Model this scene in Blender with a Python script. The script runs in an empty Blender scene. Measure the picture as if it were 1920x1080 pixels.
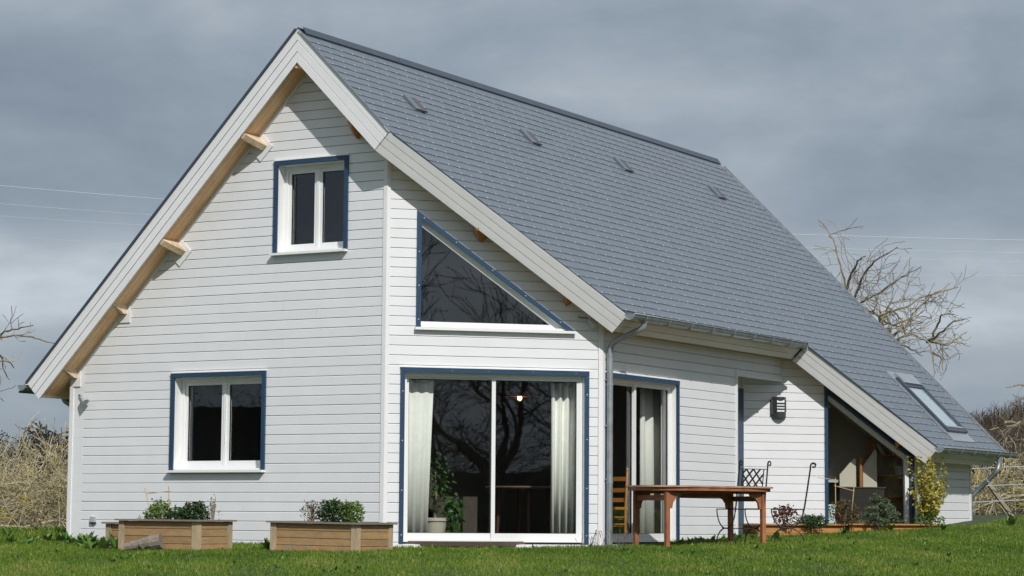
import bpy, math, random
import numpy as np
from mathutils import Vector, Matrix
random.seed(7); np.random.seed(7)
scn = bpy.context.scene
COL = scn.collection

# ------------------------------------------------------------------ camera
cam_d = bpy.data.cameras.new('camera'); cam = bpy.data.objects.new('camera', cam_d); COL.objects.link(cam)
yaw, pitch, roll = -0.53258648, 0.09938246, 0.00705286
fv = Vector((math.sin(yaw)*math.cos(pitch), math.cos(yaw)*math.cos(pitch), math.sin(pitch)))
rv = Vector((math.cos(yaw), -math.sin(yaw), 0)); uv = rv.cross(fv)
r2 = rv*math.cos(roll)+uv*math.sin(roll); u2 = -rv*math.sin(roll)+uv*math.cos(roll)
CAM = Vector((16.755, -25.161, 0.355))
m = Matrix.Identity(4)
for i in range(3):
    m[i][0] = r2[i]; m[i][1] = u2[i]; m[i][2] = -fv[i]; m[i][3] = CAM[i]
cam.matrix_world = m
cam_d.sensor_width = 36; cam_d.lens = 36*4316.6/1920
cam_d.clip_start = 0.5; cam_d.clip_end = 2500
scn.camera = cam

# ------------------------------------------------------------------ world
SUN = Vector((0.585, -0.504, 0.635)).normalized()
w = bpy.data.worlds.new("World"); scn.world = w; w.use_nodes = True
nt = w.node_tree; N = nt.nodes; L = nt.links; N.clear()
def nn(t, **k):
    n = N.new(t)
    for a, b in k.items(): setattr(n, a, b)
    return n
sky = nn('ShaderNodeTexSky', sky_type='NISHITA', sun_disc=False)
sky.sun_elevation = math.asin(SUN.z); sky.sun_rotation = math.atan2(SUN.x, SUN.y)
bg_s = nn('ShaderNodeBackground'); bg_s.inputs[1].default_value = 0.07; L.new(sky.outputs[0], bg_s.inputs[0])
tc = nn('ShaderNodeTexCoord')
mp = nn('ShaderNodeMapping'); mp.inputs['Scale'].default_value = (1, 1, 2.3); mp.inputs['Location'].default_value = (0.35, 1.6, 0.22)
L.new(tc.outputs['Generated'], mp.inputs[0])
n1 = nn('ShaderNodeTexNoise'); n1.inputs['Scale'].default_value = 5.5; n1.inputs['Detail'].default_value = 8; n1.inputs['Roughness'].default_value = .52
n1.inputs['Distortion'].default_value = .35
L.new(mp.outputs[0], n1.inputs[0])
n2 = nn('ShaderNodeTexNoise'); n2.inputs['Scale'].default_value = 19; n2.inputs['Detail'].default_value = 8; n2.inputs['Roughness'].default_value = .55
L.new(mp.outputs[0], n2.inputs[0])
mx = nn('ShaderNodeMix', data_type='FLOAT'); mx.inputs[0].default_value = .26
L.new(n1.outputs[0], mx.inputs[2]); L.new(n2.outputs[0], mx.inputs[3])
cr = nn('ShaderNodeValToRGB'); sx_ = nn('ShaderNodeSeparateXYZ'); L.new(tc.outputs['Generated'], sx_.inputs[0])
er = nn('ShaderNodeValToRGB'); L.new(sx_.outputs[2], er.inputs[0]); ee = er.color_ramp.elements
ee[0].position = 0; ee[0].color = (.42,)*3+(1,); ee[1].position = 1; ee[1].color = (.62,)*3+(1,)
for p_, v_ in ((.045, .42), (.070, .48), (.086, .60), (.112, .60), (.128, .42), (.170, .40), (.23, .56)):
    q_ = ee.new(p_); q_.color = (v_, v_, v_, 1)
m2 = nn('ShaderNodeMix', data_type='FLOAT'); m2.inputs[0].default_value = .5
L.new(mx.outputs[0], m2.inputs[2]); L.new(er.outputs[0], m2.inputs[3])
L.new(m2.outputs[0], cr.inputs[0])
els = cr.color_ramp.elements
els[0].position = .36; els[0].color = (.210, .262, .328, 1)
els[1].position = .61; els[1].color = (.60, .66, .72, 1)
e = els.new(.45); e.color = (.290, .346, .412, 1)
e = els.new(.53); e.color = (.395, .450, .508, 1)
# the cloud deck is paler towards the zenith and along the horizon behind the camera
bg_c = nn('ShaderNodeBackground'); L.new(cr.outputs[0], bg_c.inputs[0]); bg_c.inputs[1].default_value = 1.0
ms = nn('ShaderNodeMixShader'); ms.inputs[0].default_value = .93
L.new(bg_s.outputs[0], ms.inputs[1]); L.new(bg_c.outputs[0], ms.inputs[2])
wo = nn('ShaderNodeOutputWorld'); L.new(ms.outputs[0], wo.inputs[0])

sd = bpy.data.lights.new('sun', 'SUN'); sd.energy = 3.42; sd.angle = math.radians(.55); sd.color = (1, .972, .925)
so = bpy.data.objects.new('sun', sd); COL.objects.link(so)
so.rotation_euler = SUN.to_track_quat('Z', 'Y').to_euler(); so.location = (20, -20, 25)
scn.view_settings.view_transform = 'Standard'; scn.view_settings.look = 'None'
scn.view_settings.gamma = 1; scn.view_settings.use_curve_mapping = False; scn.view_settings.exposure = 0
scn.cycles.max_bounces = 8; scn.cycles.transparent_max_bounces = 16

# ------------------------------------------------------------------ materials
def mat(name, col, rough=.6, var=.0, nscale=8., bump=0., bscale=40., metal=0., spec=.4, stretch=(1, 1, 1), col2=None, objvar=0., spot=None):
    M = bpy.data.materials.new(name); M.use_nodes = True
    t = M.node_tree; ns = t.nodes; ls = t.links
    b = ns['Principled BSDF']; b.inputs['Roughness'].default_value = rough; b.inputs['Metallic'].default_value = metal
    b.inputs['Specular IOR Level'].default_value = spec
    c2 = col2 if col2 else tuple(min(1, c*(1-var)) for c in col)
    co = ns.new('ShaderNodeTexCoord'); ma = ns.new('ShaderNodeMapping'); ma.inputs['Scale'].default_value = stretch
    ls.new(co.outputs['Object'], ma.inputs[0])
    no = ns.new('ShaderNodeTexNoise'); no.inputs['Scale'].default_value = nscale; no.inputs['Detail'].default_value = 6; no.inputs['Roughness'].default_value = .6
    ls.new(ma.outputs[0], no.inputs[0])
    rp = ns.new('ShaderNodeValToRGB'); rp.color_ramp.elements[0].position = .35; rp.color_ramp.elements[1].position = .68
    rp.color_ramp.elements[0].color = (*c2, 1); rp.color_ramp.elements[1].color = (*col, 1)
    ls.new(no.outputs[0], rp.inputs[0]); out = rp.outputs[0]
    if spot:
        n3 = ns.new('ShaderNodeTexNoise'); n3.inputs['Scale'].default_value = spot[1]; n3.inputs['Detail'].default_value = 4
        ls.new(co.outputs['Object'], n3.inputs[0])
        r3 = ns.new('ShaderNodeValToRGB'); r3.color_ramp.elements[0].position = spot[2]; r3.color_ramp.elements[1].position = spot[2]+.08
        ls.new(n3.outputs[0], r3.inputs[0])
        m3 = ns.new('ShaderNodeMix'); m3.data_type = 'RGBA'; ls.new(r3.outputs[0], m3.inputs[0]); ls.new(out, m3.inputs[6]); m3.inputs[7].default_value = (*spot[0], 1)
        out = m3.outputs[2]
    if objvar:
        oi = ns.new('ShaderNodeObjectInfo'); mr = ns.new('ShaderNodeMapRange'); mr.inputs[3].default_value = 1-objvar; mr.inputs[4].default_value = 1+objvar
        ls.new(oi.outputs['Random'], mr.inputs[0])
        mu = ns.new('ShaderNodeVectorMath'); mu.operation = 'SCALE'; ls.new(out, mu.inputs[0]); ls.new(mr.outputs[0], mu.inputs['Scale']); out = mu.outputs[0]
    ls.new(out, b.inputs['Base Color'])
    if bump:
        n4 = ns.new('ShaderNodeTexNoise'); n4.inputs['Scale'].default_value = bscale; n4.inputs['Detail'].default_value = 5
        ls.new(ma.outputs[0], n4.inputs[0])
        bp = ns.new('ShaderNodeBump'); bp.inputs['Strength'].default_value = bump; bp.inputs['Distance'].default_value = .01
        ls.new(n4.outputs[0], bp.inputs['Height']); ls.new(bp.outputs[0], b.inputs['Normal'])
    return M
def island_mat(name, cols, rough=.7, spec=.2, trans=.0):
    """foliage / slates: colour per vertex attribute 'rnd' """
    M = bpy.data.materials.new(name); M.use_nodes = True
    t = M.node_tree; ns = t.nodes; ls = t.links; b = ns['Principled BSDF']
    b.inputs['Roughness'].default_value = rough; b.inputs['Specular IOR Level'].default_value = spec
    at_ = ns.new('ShaderNodeAttribute'); at_.attribute_name = 'rnd'
    rp = ns.new('ShaderNodeValToRGB'); ls.new(at_.outputs['Fac'], rp.inputs[0])
    el = rp.color_ramp.elements
    el[0].position = 0; el[0].color = (*cols[0], 1); el[1].position = 1; el[1].color = (*cols[-1], 1)
    for i, c in enumerate(cols[1:-1]):
        q = el.new((i+1)/(len(cols)-1)); q.color = (*c, 1)
    ls.new(rp.outputs[0], b.inputs['Base Color'])
    if trans:
        tr = ns.new('ShaderNodeBsdfTranslucent'); ls.new(rp.outputs[0], tr.inputs[0])
        mi = ns.new('ShaderNodeMixShader'); mi.inputs[0].default_value = trans
        ls.new(b.outputs[0], mi.inputs[1]); ls.new(tr.outputs[0], mi.inputs[2])
        ls.new(mi.outputs[0], ns['Material Output'].inputs[0])
    return M
WHITE = mat('white_paint', (.778, .785, .805), .42, .04, 3, .12, 60, stretch=(1, 1, 1), objvar=.022, spec=.35)
WHITE2 = mat('white_trim', (.80, .795, .80), .5, .05, 5, .1, 50, objvar=.015)
PVC = mat('white_plastic', (.82, .825, .82), .28, .02, 4, spec=.5)
BODY = mat('wall_body', (.74, .74, .73), .8, .05, 4)
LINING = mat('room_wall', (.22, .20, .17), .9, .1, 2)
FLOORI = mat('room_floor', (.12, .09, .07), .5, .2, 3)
BLUE = mat('blue_paint', (.026, .064, .125), .38, .12, 6, .05, 40)
SOFFIT = mat('pine', (.82, .55, .31), .6, 0, 3, .12, 30, col2=(.70, .42, .21), stretch=(1, 1, 1), objvar=.1, spot=((.22, .10, .04), 4.2, .70))
BEAM = mat('pale_timber', (.76, .62, .45), .6, 0, 9, .15, 30, col2=(.50, .36, .22), objvar=.06, spot=((.30, .28, .27), 7., .60))
BEAMO = mat('orange_timber', (.50, .24, .08), .5, 0, 9, .1, 30, col2=(.50, .19, .05))
PLANT_W = mat('treated_pine', (.44, .27, .125), .75, 0, 5, .3, 30, col2=(.31, .20, .10), stretch=(1, 1, 5), objvar=.12, spot=((.30, .24, .19), 6., .62))
PLANT_R = mat('grey_weathered_rim', (.26, .21, .18), .8, .25, 7, .3, 30, objvar=.06)
CEDAR = mat('orange_cedar', (.52, .26, .085), .65, 0, 5, .2, 30, col2=(.40, .18, .06), stretch=(1, 1, 4), objvar=.08)
TEAK = mat('red_hardwood', (.40, .165, .075), .5, 0, 6, .2, 40, col2=(.26, .095, .045), objvar=.12)
TEAKTOP = mat('weathered_tabletop', (.50, .34, .24), .55, .2, 6, .1, 40, col2=(.36, .2, .12), objvar=.08)
ZINC = mat('zinc', (.42, .45, .47), .42, 0, 7, .08, 30, metal=.55, col2=(.30, .33, .345), spec=.4)
ZINCD = mat('dark_zinc', (.075, .095, .125), .4, .15, 6, metal=.3)
STEEL = mat('bright_steel', (.84, .87, .90), .35, 0, metal=.2)
IRON = mat('dark_iron', (.035, .033, .036), .55, .3, 20, .15, 60, metal=.3)
LAMPM = mat('charcoal_metal', (.055, .055, .062), .45, .1, metal=.2)
DIFF = mat('lamp_diffuser', (.85, .87, .88), .3)
RUBBER = mat('black_seal', (.02, .02, .022), .5)
SOIL = mat('soil', (.06, .042, .03), .95, .4, 25, .6, 60)
CURT = mat('cream_curtain', (.88, .87, .82), .85, .06, 12, .1, 80)
POTM = mat('cream_pot', (.66, .60, .50), .5, .1, 10)
BARK = mat('pale_bark', (.34, .29, .20), .9, 0, 14, .5, 50, col2=(.17, .14, .10), spot=((.40, .33, .10), 5, .60))
BARKD = mat('dark_bark', (.06, .05, .045), .95, .3, 14)
DEADW = mat('dry_driftwood', (.36, .31, .26), .9, 0, 20, .8, 30, col2=(.14, .11, .09), stretch=(1, 6, 6))
GREYW = mat('grey_post_wood', (.36, .31, .26), .85, .3, 12, .3, 30)
BAMBOO = mat('bamboo', (.62, .45, .26), .6, .2, 20)
CONC = mat('concrete_kerb', (.38, .30, .255), .85, .15, 14, .3, 50)
WIRE = mat('wire_metal', (.62, .70, .74), .5, 0, metal=.4)
WALNUT = mat('interior_pine', (.50, .20, .06), .5, .25, 8)
GREYM = mat('grey_plastic', (.42, .44, .46), .4, .1)
SLATE = island_mat('slate', [(.133, .156, .187), (.141, .166, .198), (.150, .176, .209)], .45, .5)
FLASH = mat('lead_flashing', (.36, .39, .43), .45, .15, 6, metal=.3)
VENTM = mat('vent_rust', (.115, .110, .12), .6, .3, 18)

def glass_mat(name, tint=(.95, .965, .955), refl=.95, base=.055):
    M = bpy.data.materials.new(name); M.use_nodes = True
    t = M.node_tree; ns = t.nodes; ls = t.links; ns.remove(ns['Principled BSDF'])
    tr = ns.new('ShaderNodeBsdfTransparent'); tr.inputs[0].default_value = (*tint, 1)
    gl = ns.new('ShaderNodeBsdfGlossy'); gl.inputs['Roughness'].default_value = 0.012; gl.inputs[0].default_value = (.93, .96, 1, 1)
    ge = ns.new('ShaderNodeNewGeometry'); dp = ns.new('ShaderNodeVectorMath'); dp.operation = 'DOT_PRODUCT'
    ls.new(ge.outputs['Normal'], dp.inputs[0]); ls.new(ge.outputs['Incoming'], dp.inputs[1])
    ab = ns.new('ShaderNodeMath'); ab.operation = 'ABSOLUTE'; ls.new(dp.outputs['Value'], ab.inputs[0])
    om = ns.new('ShaderNodeMath'); om.operation = 'SUBTRACT'; om.inputs[0].default_value = 1; ls.new(ab.outputs[0], om.inputs[1])
    pw = ns.new('ShaderNodeMath'); pw.operation = 'POWER'; pw.inputs[1].default_value = 5; ls.new(om.outputs[0], pw.inputs[0])
    mth = ns.new('ShaderNodeMath'); mth.operation = 'MULTIPLY_ADD'; mth.inputs[1].default_value = 1-base; mth.inputs[2].default_value = base
    mth.use_clamp = True
    ls.new(pw.outputs[0], mth.inputs[0])
    no = ns.new('ShaderNodeTexNoise'); no.inputs['Scale'].default_value = 1.3; co = ns.new('ShaderNodeTexCoord'); ls.new(co.outputs['Object'], no.inputs[0])
    bp = ns.new('ShaderNodeBump'); bp.inputs['Strength'].default_value = .04; bp.inputs['Distance'].default_value = .02
    ls.new(no.outputs[0], bp.inputs['Height']); ls.new(bp.outputs[0], gl.inputs['Normal'])
    mi = ns.new('ShaderNodeMixShader'); ls.new(mth.outputs[0], mi.inputs[0]); ls.new(tr.outputs[0], mi.inputs[1]); ls.new(gl.outputs[0], mi.inputs[2])
    ls.new(mi.outputs[0], ns['Material Output'].inputs[0])
    return M
GLASS = glass_mat('window_glass')
GLASS_SKY = glass_mat('skylight_glass', (.95, .97, .97), 1.0, .12)

# ------------------------------------------------------------------ mesh helpers
def put(o, parent=None, name=None):
    COL.objects.link(o)
    if parent: o.parent = parent
    return o
def tag(o, label=None, cat=None, group=None, kind=None):
    if label: o['label'] = label
    if cat: o['category'] = cat
    if group: o['group'] = group
    if kind: o['kind'] = kind
    return o
def empty(name, loc, rz=0):
    o = bpy.data.objects.new(name, None); COL.objects.link(o); o.location = loc; o.rotation_euler = (0, 0, rz); o.empty_display_size = .2
    return o
class MB:
    def __init__(s): s.v = []; s.f = []; s.r = None
    def add(s, vs, fs):
        b = len(s.v); s.v += [tuple(q) for q in vs]; s.f += [tuple(b+i for i in q) for q in fs]
    def hexa(s, p):  # 8 points: bottom 4 ccw, top 4 ccw
        s.add(p, [(3, 2, 1, 0), (4, 5, 6, 7), (0, 1, 5, 4), (1, 2, 6, 5), (2, 3, 7, 6), (3, 0, 4, 7)])
    def box(s, a, b):
        x0, y0, z0 = a; x1, y1, z1 = b
        s.hexa([(x0, y0, z0), (x1, y0, z0), (x1, y1, z0), (x0, y1, z0), (x0, y0, z1), (x1, y0, z1), (x1, y1, z1), (x0, y1, z1)])
    def prism(s, poly, ext):
        n = len(poly); p = [Vector(q) for q in poly]; e_ = Vector(ext)
        s.add(p+[q+e_ for q in p], [tuple(range(n-1, -1, -1)), tuple(range(n, 2*n))]+[(i, (i+1) % n, n+(i+1) % n, n+i) for i in range(n)])
    def bar(s, a, b, w_, h_, up=(0, 0, 1)):
        a = Vector(a); b = Vector(b); d = (b-a).normalized(); u_ = Vector(up)
        x = d.cross(u_)
        if x.length < 1e-4: x = d.cross(Vector((0, 1, 0)))
        x.normalize(); y = x.cross(d)
        x *= w_/2; y *= h_/2
        s.hexa([a-x-y, a+x-y, b+x-y, b-x-y, a-x+y, a+x+y, b+x+y, b-x+y])
    def tube(s, pts, rad, n=8, cap=True):
        pts = [Vector(q) for q in pts]; k = len(pts)
        rad = rad if isinstance(rad, (list, tuple)) else [rad]*k
        b = len(s.v); prev = None
        for i, p in enumerate(pts):
            d = (pts[min(i+1, k-1)]-pts[max(i-1, 0)]).normalized()
            if prev is None:
                x = d.cross(Vector((0, 0, 1)))
                if x.length < .05: x = d.cross(Vector((0, 1, 0)))
            else:
                x = prev-d*prev.dot(d)
            x.normalize(); prev = x; y = d.cross(x)
            for j in range(n):
                a = 2*math.pi*j/n; s.v.append(tuple(p+(x*math.cos(a)+y*math.sin(a))*rad[i]))
        for i in range(k-1):
            for j in range(n):
                j2 = (j+1) % n; s.f.append((b+i*n+j, b+i*n+j2, b+(i+1)*n+j2, b+(i+1)*n+j))
        if cap and n > 3:
            s.f.append(tuple(b+j for j in range(n-1, -1, -1))); s.f.append(tuple(b+(k-1)*n+j for j in range(n)))
    def lathe(s, prof, n=20, c=(0, 0, 0)):
        b = len(s.v); k = len(prof)
        for (r_, z_) in prof:
            for j in range(n):
                a = 2*math.pi*j/n; s.v.append((c[0]+r_*math.cos(a), c[1]+r_*math.sin(a), c[2]+z_))
        for i in range(k-1):
            for j in range(n):
                j2 = (j+1) % n; s.f.append((b+i*n+j, b+i*n+j2, b+(i+1)*n+j2, b+(i+1)*n+j))
        s.f.append(tuple(b+j for j in range(n-1, -1, -1))); s.f.append(tuple(b+(k-1)*n+j for j in range(n)))
    def build(s, name, material, parent=None, smooth=False, kind=None, rnd=None):
        me = bpy.data.meshes.new(name); me.from_pydata(s.v, [], s.f); me.update()
        if material: me.materials.append(material)
        if smooth: me.polygons.foreach_set('use_smooth', [True]*len(me.polygons))
        if rnd is not None:
            a = me.attributes.new('rnd', 'FLOAT', 'POINT'); a.data.foreach_set('value', np.asarray(rnd, dtype=np.float32))
        o = bpy.data.objects.new(name, me); put(o, parent)
        if kind: o['kind'] = kind
        return o
def np_mesh(name, verts, faces, material, parent=None, rnd=None, kind=None, smooth=False):
    """faces: (n,k) int array"""
    me = bpy.data.meshes.new(name); nv = len(verts); nf, k = faces.shape
    me.vertices.add(nv); me.vertices.foreach_set('co', np.asarray(verts, np.float32).ravel())
    me.loops.add(nf*k); me.loops.foreach_set('vertex_index', faces.astype(np.int32).ravel())
    me.polygons.add(nf); me.polygons.foreach_set('loop_start', np.arange(0, nf*k, k, dtype=np.int32))
    try: me.polygons.foreach_set('loop_total', np.full(nf, k, dtype=np.int32))
    except Exception: pass
    if smooth: me.polygons.foreach_set('use_smooth', np.ones(nf, dtype=bool))
    me.update(calc_edges=True); me.materials.append(material)
    if rnd is not None:
        a = me.attributes.new('rnd', 'FLOAT', 'POINT'); a.data.foreach_set('value', np.asarray(rnd, dtype=np.float32))
    o = bpy.data.objects.new(name, me); put(o, parent)
    if kind: o['kind'] = kind
    return o
def copy_tree(o, parent=None):
    c = o.copy(); COL.objects.link(c); c.parent = parent
    for ch in [q for q in bpy.data.objects if q.parent is o]: copy_tree(ch, c)
    return c

# ------------------------------------------------------------------ ground
GP = np.array([(-5.35, 0, -.01), (-2.45, -2.25, -.09), (0, 0, -.05), (.83, -1.84, -.075), (2, 2, -.035), (2.1, 6.3, .085), (2.6, 6.65, .10), (3.6, 8.7, .19),
    (4.37, 10.36, .265), (5.5, 11.5, .38), (-.1, -7, -.29), (4.5, -4.3, -.25), (9.1, -1.6, -.215), (16.7, -25, -1.3), (4.3, 3.0, .0), (5.4, 6.6, .09),
    (-9, 6, .03), (-14, 12, .0), (-25, 30, -.1), (6.2, 14, .45), (3, 24, .6), (12, 32, .6), (-60, 60, -.1), (0, 70, .6), (30, -40, -2.0), (-5, -28, -1.4),
    (-20, -5, -.5), (25, 0, -.35), (40, 40, .4), (-40, -30, -1.5), (80, -80, -3), (-90, 0, -.6), (90, 10, -.4), (0, 110, .6), (-9, 0, -.02), (-12, -4, -.25)])
def _tps(r): return np.where(r > 1e-6, r*r*np.log(np.maximum(r, 1e-6)), 0)
_n = len(GP); _K = _tps(np.linalg.norm(GP[:, None, :2]-GP[None, :, :2], axis=2))+np.eye(_n)*.5
_P = np.c_[np.ones(_n), GP[:, :2]]
_S = np.linalg.solve(np.block([[_K, _P], [_P.T, np.zeros((3, 3))]]), np.r_[GP[:, 2], 0, 0, 0])
def gz(x, y):
    x = np.atleast_1d(np.asarray(x, float)); y = np.atleast_1d(np.asarray(y, float)); sh_ = x.shape
    x = np.clip(x.ravel(), -90, 90); y = np.clip(y.ravel(), -80, 110)
    out = np.empty(len(x))
    for i in range(0, len(x), 50000):
        X = x[i:i+50000]; Y = y[i:i+50000]
        R_ = np.hypot(X[:, None]-GP[None, :, 0], Y[:, None]-GP[None, :, 1])
        out[i:i+50000] = _tps(R_)@_S[:_n]+_S[_n]+_S[_n+1]*X+_S[_n+2]*Y
        out[i:i+50000] += .012*np.sin(X*2.3+Y*1.1)*np.sin(Y*1.7-X*.6)
    return out.reshape(sh_)
def g1(x, y): return float(gz([x], [y])[0])

GROUND = mat('lawn_soil', (.062, .088, .034), .95, 0, 1.6, .5, 40, col2=(.044, .066, .024), spot=((.07, .06, .03), 2.4, .66))
def grid_ground():
    xs = np.unique(np.r_[np.linspace(-400, -40, 13), np.linspace(-40, 40, 161), np.linspace(40, 400, 13)])
    ys = np.unique(np.r_[np.linspace(-200, -40, 9), np.linspace(-40, 40, 161), np.linspace(40, 700, 23)])
    X, Y = np.meshgrid(xs, ys, indexing='ij'); Z = gz(X, Y)
    # cut the lawn down under the house
    ins = (X > -5.1) & (X < 1.2) & (Y > .3) & (Y < 12)
    Z = np.where(ins, -.35, Z)
    v = np.c_[X.ravel(), Y.ravel(), Z.ravel()]; nx, ny = X.shape
    i, j = np.meshgrid(np.arange(nx-1), np.arange(ny-1), indexing='ij'); a = (i*ny+j).ravel()
    f = np.c_[a, a+ny, a+ny+1, a+1]
    return np_mesh('ground', v, f, GROUND, smooth=True, kind='structure')
grid_ground()

# ------------------------------------------------------------------ house
S2 = math.sqrt(.5)
house = empty('house', (0, 0, 0)); tag(house, 'white clapboard house with steep slate roof and blue trimmed windows', 'house')
XR, ZR, MS, OV = -1.23, 6.877, 1.005, .38
NX, NZ = MS/math.hypot(MS, 1), 1/math.hypot(MS, 1)
WB = .324                        # depth of the verge boards, square to the slope
XK, XE1, YD, XE2, YB, XL = .277, 2.579, 7.912, 4.139, 12.70, -5.873
YE1 = -OV+XE1-XK
def RP(x, y, t=0):               # point on the right slope; t metres below the top, square to it
    return Vector((x-t*NX, y, ZR-MS*(x-XR)-t*NZ))
def LP(x, y, t=0):               # left slope
    return Vector((x+t*NX, y, ZR-MS*(XR-x)-t*NZ))
SOF = .30
VS = SOF/NZ
def ztop(x): return ZR-MS*abs(x-XR)-VS
class Fr:
    def __init__(s, O, U, Nn): s.O = Vector(O); s.U = Vector(U); s.N = Vector(Nn)
    def p(s, a, d, z): return s.O+s.U*a+s.N*d+Vector((0, 0, z))
    def box(s, mb, a0, a1, d0, d1, z0, z1):
        mb.hexa([s.p(a0, d0, z0), s.p(a0, d1, z0), s.p(a1, d1, z0), s.p(a1, d0, z0), s.p(a0, d0, z1), s.p(a0, d1, z1), s.p(a1, d1, z1), s.p(a1, d0, z1)])
FA = Fr((0, 0, 0), (1, 0, 0), (0, -1, 0)); FB = Fr((0, 0, 0), (S2, S2, 0), (S2, -S2, 0))
FC = Fr((2.105, 0, 0), (0, 1, 0), (1, 0, 0)); FD = Fr((0, 5.989, 0), (S2, S2, 0), (S2, -S2, 0))
class Reg:
    """region between two edges a(z)..b(z) for z0<=z<=z1"""
    def __init__(s, a, b, z0, z1): s.a = a if callable(a) else (lambda z, q=a: q); s.b = b if callable(b) else (lambda z, q=b: q); s.z0 = z0; s.z1 = z1
def cut_bands(outer, openings, levels):
    zs = sorted(set(round(q, 5) for q in levels if outer.z0 <= q <= outer.z1))
    res = []
    for za, zb in zip(zs[:-1], zs[1:]):
        if zb-za < 1e-3: continue
        e0 = 1e-5
        segs = [((outer.a(za+e0), outer.a(zb-e0)), (outer.b(za+e0), outer.b(zb-e0)))]
        for op in openings:
            if op.z0 > za+1e-4 or op.z1 < zb-1e-4: continue
            A = (op.a(za+e0), op.a(zb-e0)); B = (op.b(za+e0), op.b(zb-e0)); new = []
            for l, r_ in segs:
                if A[0] >= r_[0] and A[1] >= r_[1] or B[0] <= l[0] and B[1] <= l[1]: new.append((l, r_)); continue
                if A[0] > l[0]+.004 or A[1] > l[1]+.004: new.append((l, (max(A[0], l[0]), max(A[1], l[1]))))
                if B[0] < r_[0]-.004 or B[1] < r_[1]-.004: new.append(((min(B[0], r_[0]), min(B[1], r_[1])), r_))
            segs = new
        for l, r_ in segs:
            if r_[0]-l[0] > .003 or r_[1]-l[1] > .003:
                res.append((za, zb, l, (max(r_[0], l[0]), max(r_[1], l[1]))))
    return res
GAP, CH, CD = .008, .008, .008
def build_wall(fr, outer, openings, zj, pitch, extra=(), bodyback=-.24, name='wall', body_open=None):
    kinks = [outer.z0, outer.z1]+[q for op in openings for q in (op.z0, op.z1)]+list(extra)
    w_ = MB()
    for za, zb, l, r_ in cut_bands(outer, body_open or openings, kinks+([q for op in (body_open or []) for q in (op.z0, op.z1)])):
        w_.hexa([fr.p(l[0], bodyback, za), fr.p(r_[0], bodyback, za), fr.p(r_[0], -.018, za), fr.p(l[0], -.018, za),
                 fr.p(l[1], bodyback, zb), fr.p(r_[1], bodyback, zb), fr.p(r_[1], -.018, zb), fr.p(l[1], -.018, zb)])
    wall = w_.build(name, BODY, house)
    li = MB()
    for za, zb, l, r_ in cut_bands(outer, body_open or openings, kinks+([q for op in (body_open or []) for q in (op.z0, op.z1)])):
        q = bodyback
        li.hexa([fr.p(l[0], q-.012, za), fr.p(r_[0], q-.012, za), fr.p(r_[0], q-.002, za), fr.p(l[0], q-.002, za),
                 fr.p(l[1], q-.012, zb), fr.p(r_[1], q-.012, zb), fr.p(r_[1], q-.002, zb), fr.p(l[1], q-.002, zb)])
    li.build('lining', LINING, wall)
    rows = []; z = zj
    while z > outer.z0+.02: z -= pitch
    joints = []
    while z < outer.z1+pitch: joints.append(z); z += pitch
    bands = cut_bands(outer, openings, kinks+joints)
    for z in joints:
        grp = [b for b in bands if b[0] >= z-1e-3 and b[1] <= z+pitch+1e-3]
        pieces = []
        for b in grp:
            hit_ = [g for g in pieces if any(abs(q[1]-b[0]) < 2e-3 and min(q[3][1], b[3][0])-max(q[2][1], b[2][0]) > .003 for q in g)]
            if hit_:
                hit_[0].append(b)
                for g in hit_[1:]: hit_[0].extend(g); pieces.remove(g)
            else: pieces.append([b])
        off = random.uniform(-.0015, .0015)
        cutp = []
        for g in pieces:
            l0, r0_ = g[0][2][0], g[0][3][0]
            if len(g) == 1 and r0_-l0 > 3.2 and random.random() < .55:
                za, zb, l, r_ = g[0]; c_ = random.uniform(l0+1.0, r0_-1.0)
                cutp += [[(za, zb, l, (c_-.0015, c_-.0015))], [(za, zb, (c_+.0015, c_+.0015), r_)]]
            else: cutp.append(g)
        for g in cutp:
            mb = MB()
            for za, zb, l, r_ in g:
                lo = za+(GAP if abs(za-z) < 2e-3 else 0); top = abs(zb-(z+pitch)) < 2e-3
                def S_(zz): 
                    t = (zz-za)/(zb-za); return l[0]+(l[1]-l[0])*t, r_[0]+(r_[1]-r_[0])*t
                prof = [(lo, -.017), (lo, off)]+([(zb-CH, off), (zb-.001, -CD)] if top and zb-CH > lo else [(zb, off)])
                vs = []
                for zz, d in prof:
                    a, b_ = S_(zz); vs += [fr.p(a, d, zz), fr.p(b_, d, zz)]
                k = len(prof); a, b_ = S_(prof[-1][0]); vs += [fr.p(a, -.017, prof[-1][0]), fr.p(b_, -.017, prof[-1][0])]
                fs = [(2*i, 2*i+1, 2*i+3, 2*i+2) for i in range(k)]
                fs += [tuple(2*i for i in range(k+1)), tuple(2*i+1 for i in range(k, -1, -1))]
                mb.add(vs, fs)
            mb.build('board', WHITE, wall)
    return wall
def rect(a0, a1, z0, z1): return Reg(a0, a1, z0, z1)
# gable wall (left): outline follows both slopes
zeL = ztop(-5.38)
def Aa(z): return max(-5.38, XR-(ZR-VS-z)/MS)
def Ab(z): return min(0, XR+(ZR-VS-z)/MS)
T_ = .055
WA1 = (-3.551, -1.925, .975, 2.311); WA2 = (-1.839, -.62, 3.905, 5.166)
opA = [rect(WA1[0]+.04, WA1[1]-.04, WA1[2]+.02, WA1[3]-.04), rect(WA2[0]+.04, WA2[1]-.04, WA2[2]+.02, WA2[3]-.04)]
wallA = build_wall(FA, Reg(lambda z: max(-5.38+T_, Aa(z)), lambda z: min(-T_, Ab(z)), -.25, ZR-VS-.02), opA, .15, .129, extra=[zeL, ztop(0), ztop(-T_), ztop(-5.38+T_)])
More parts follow.
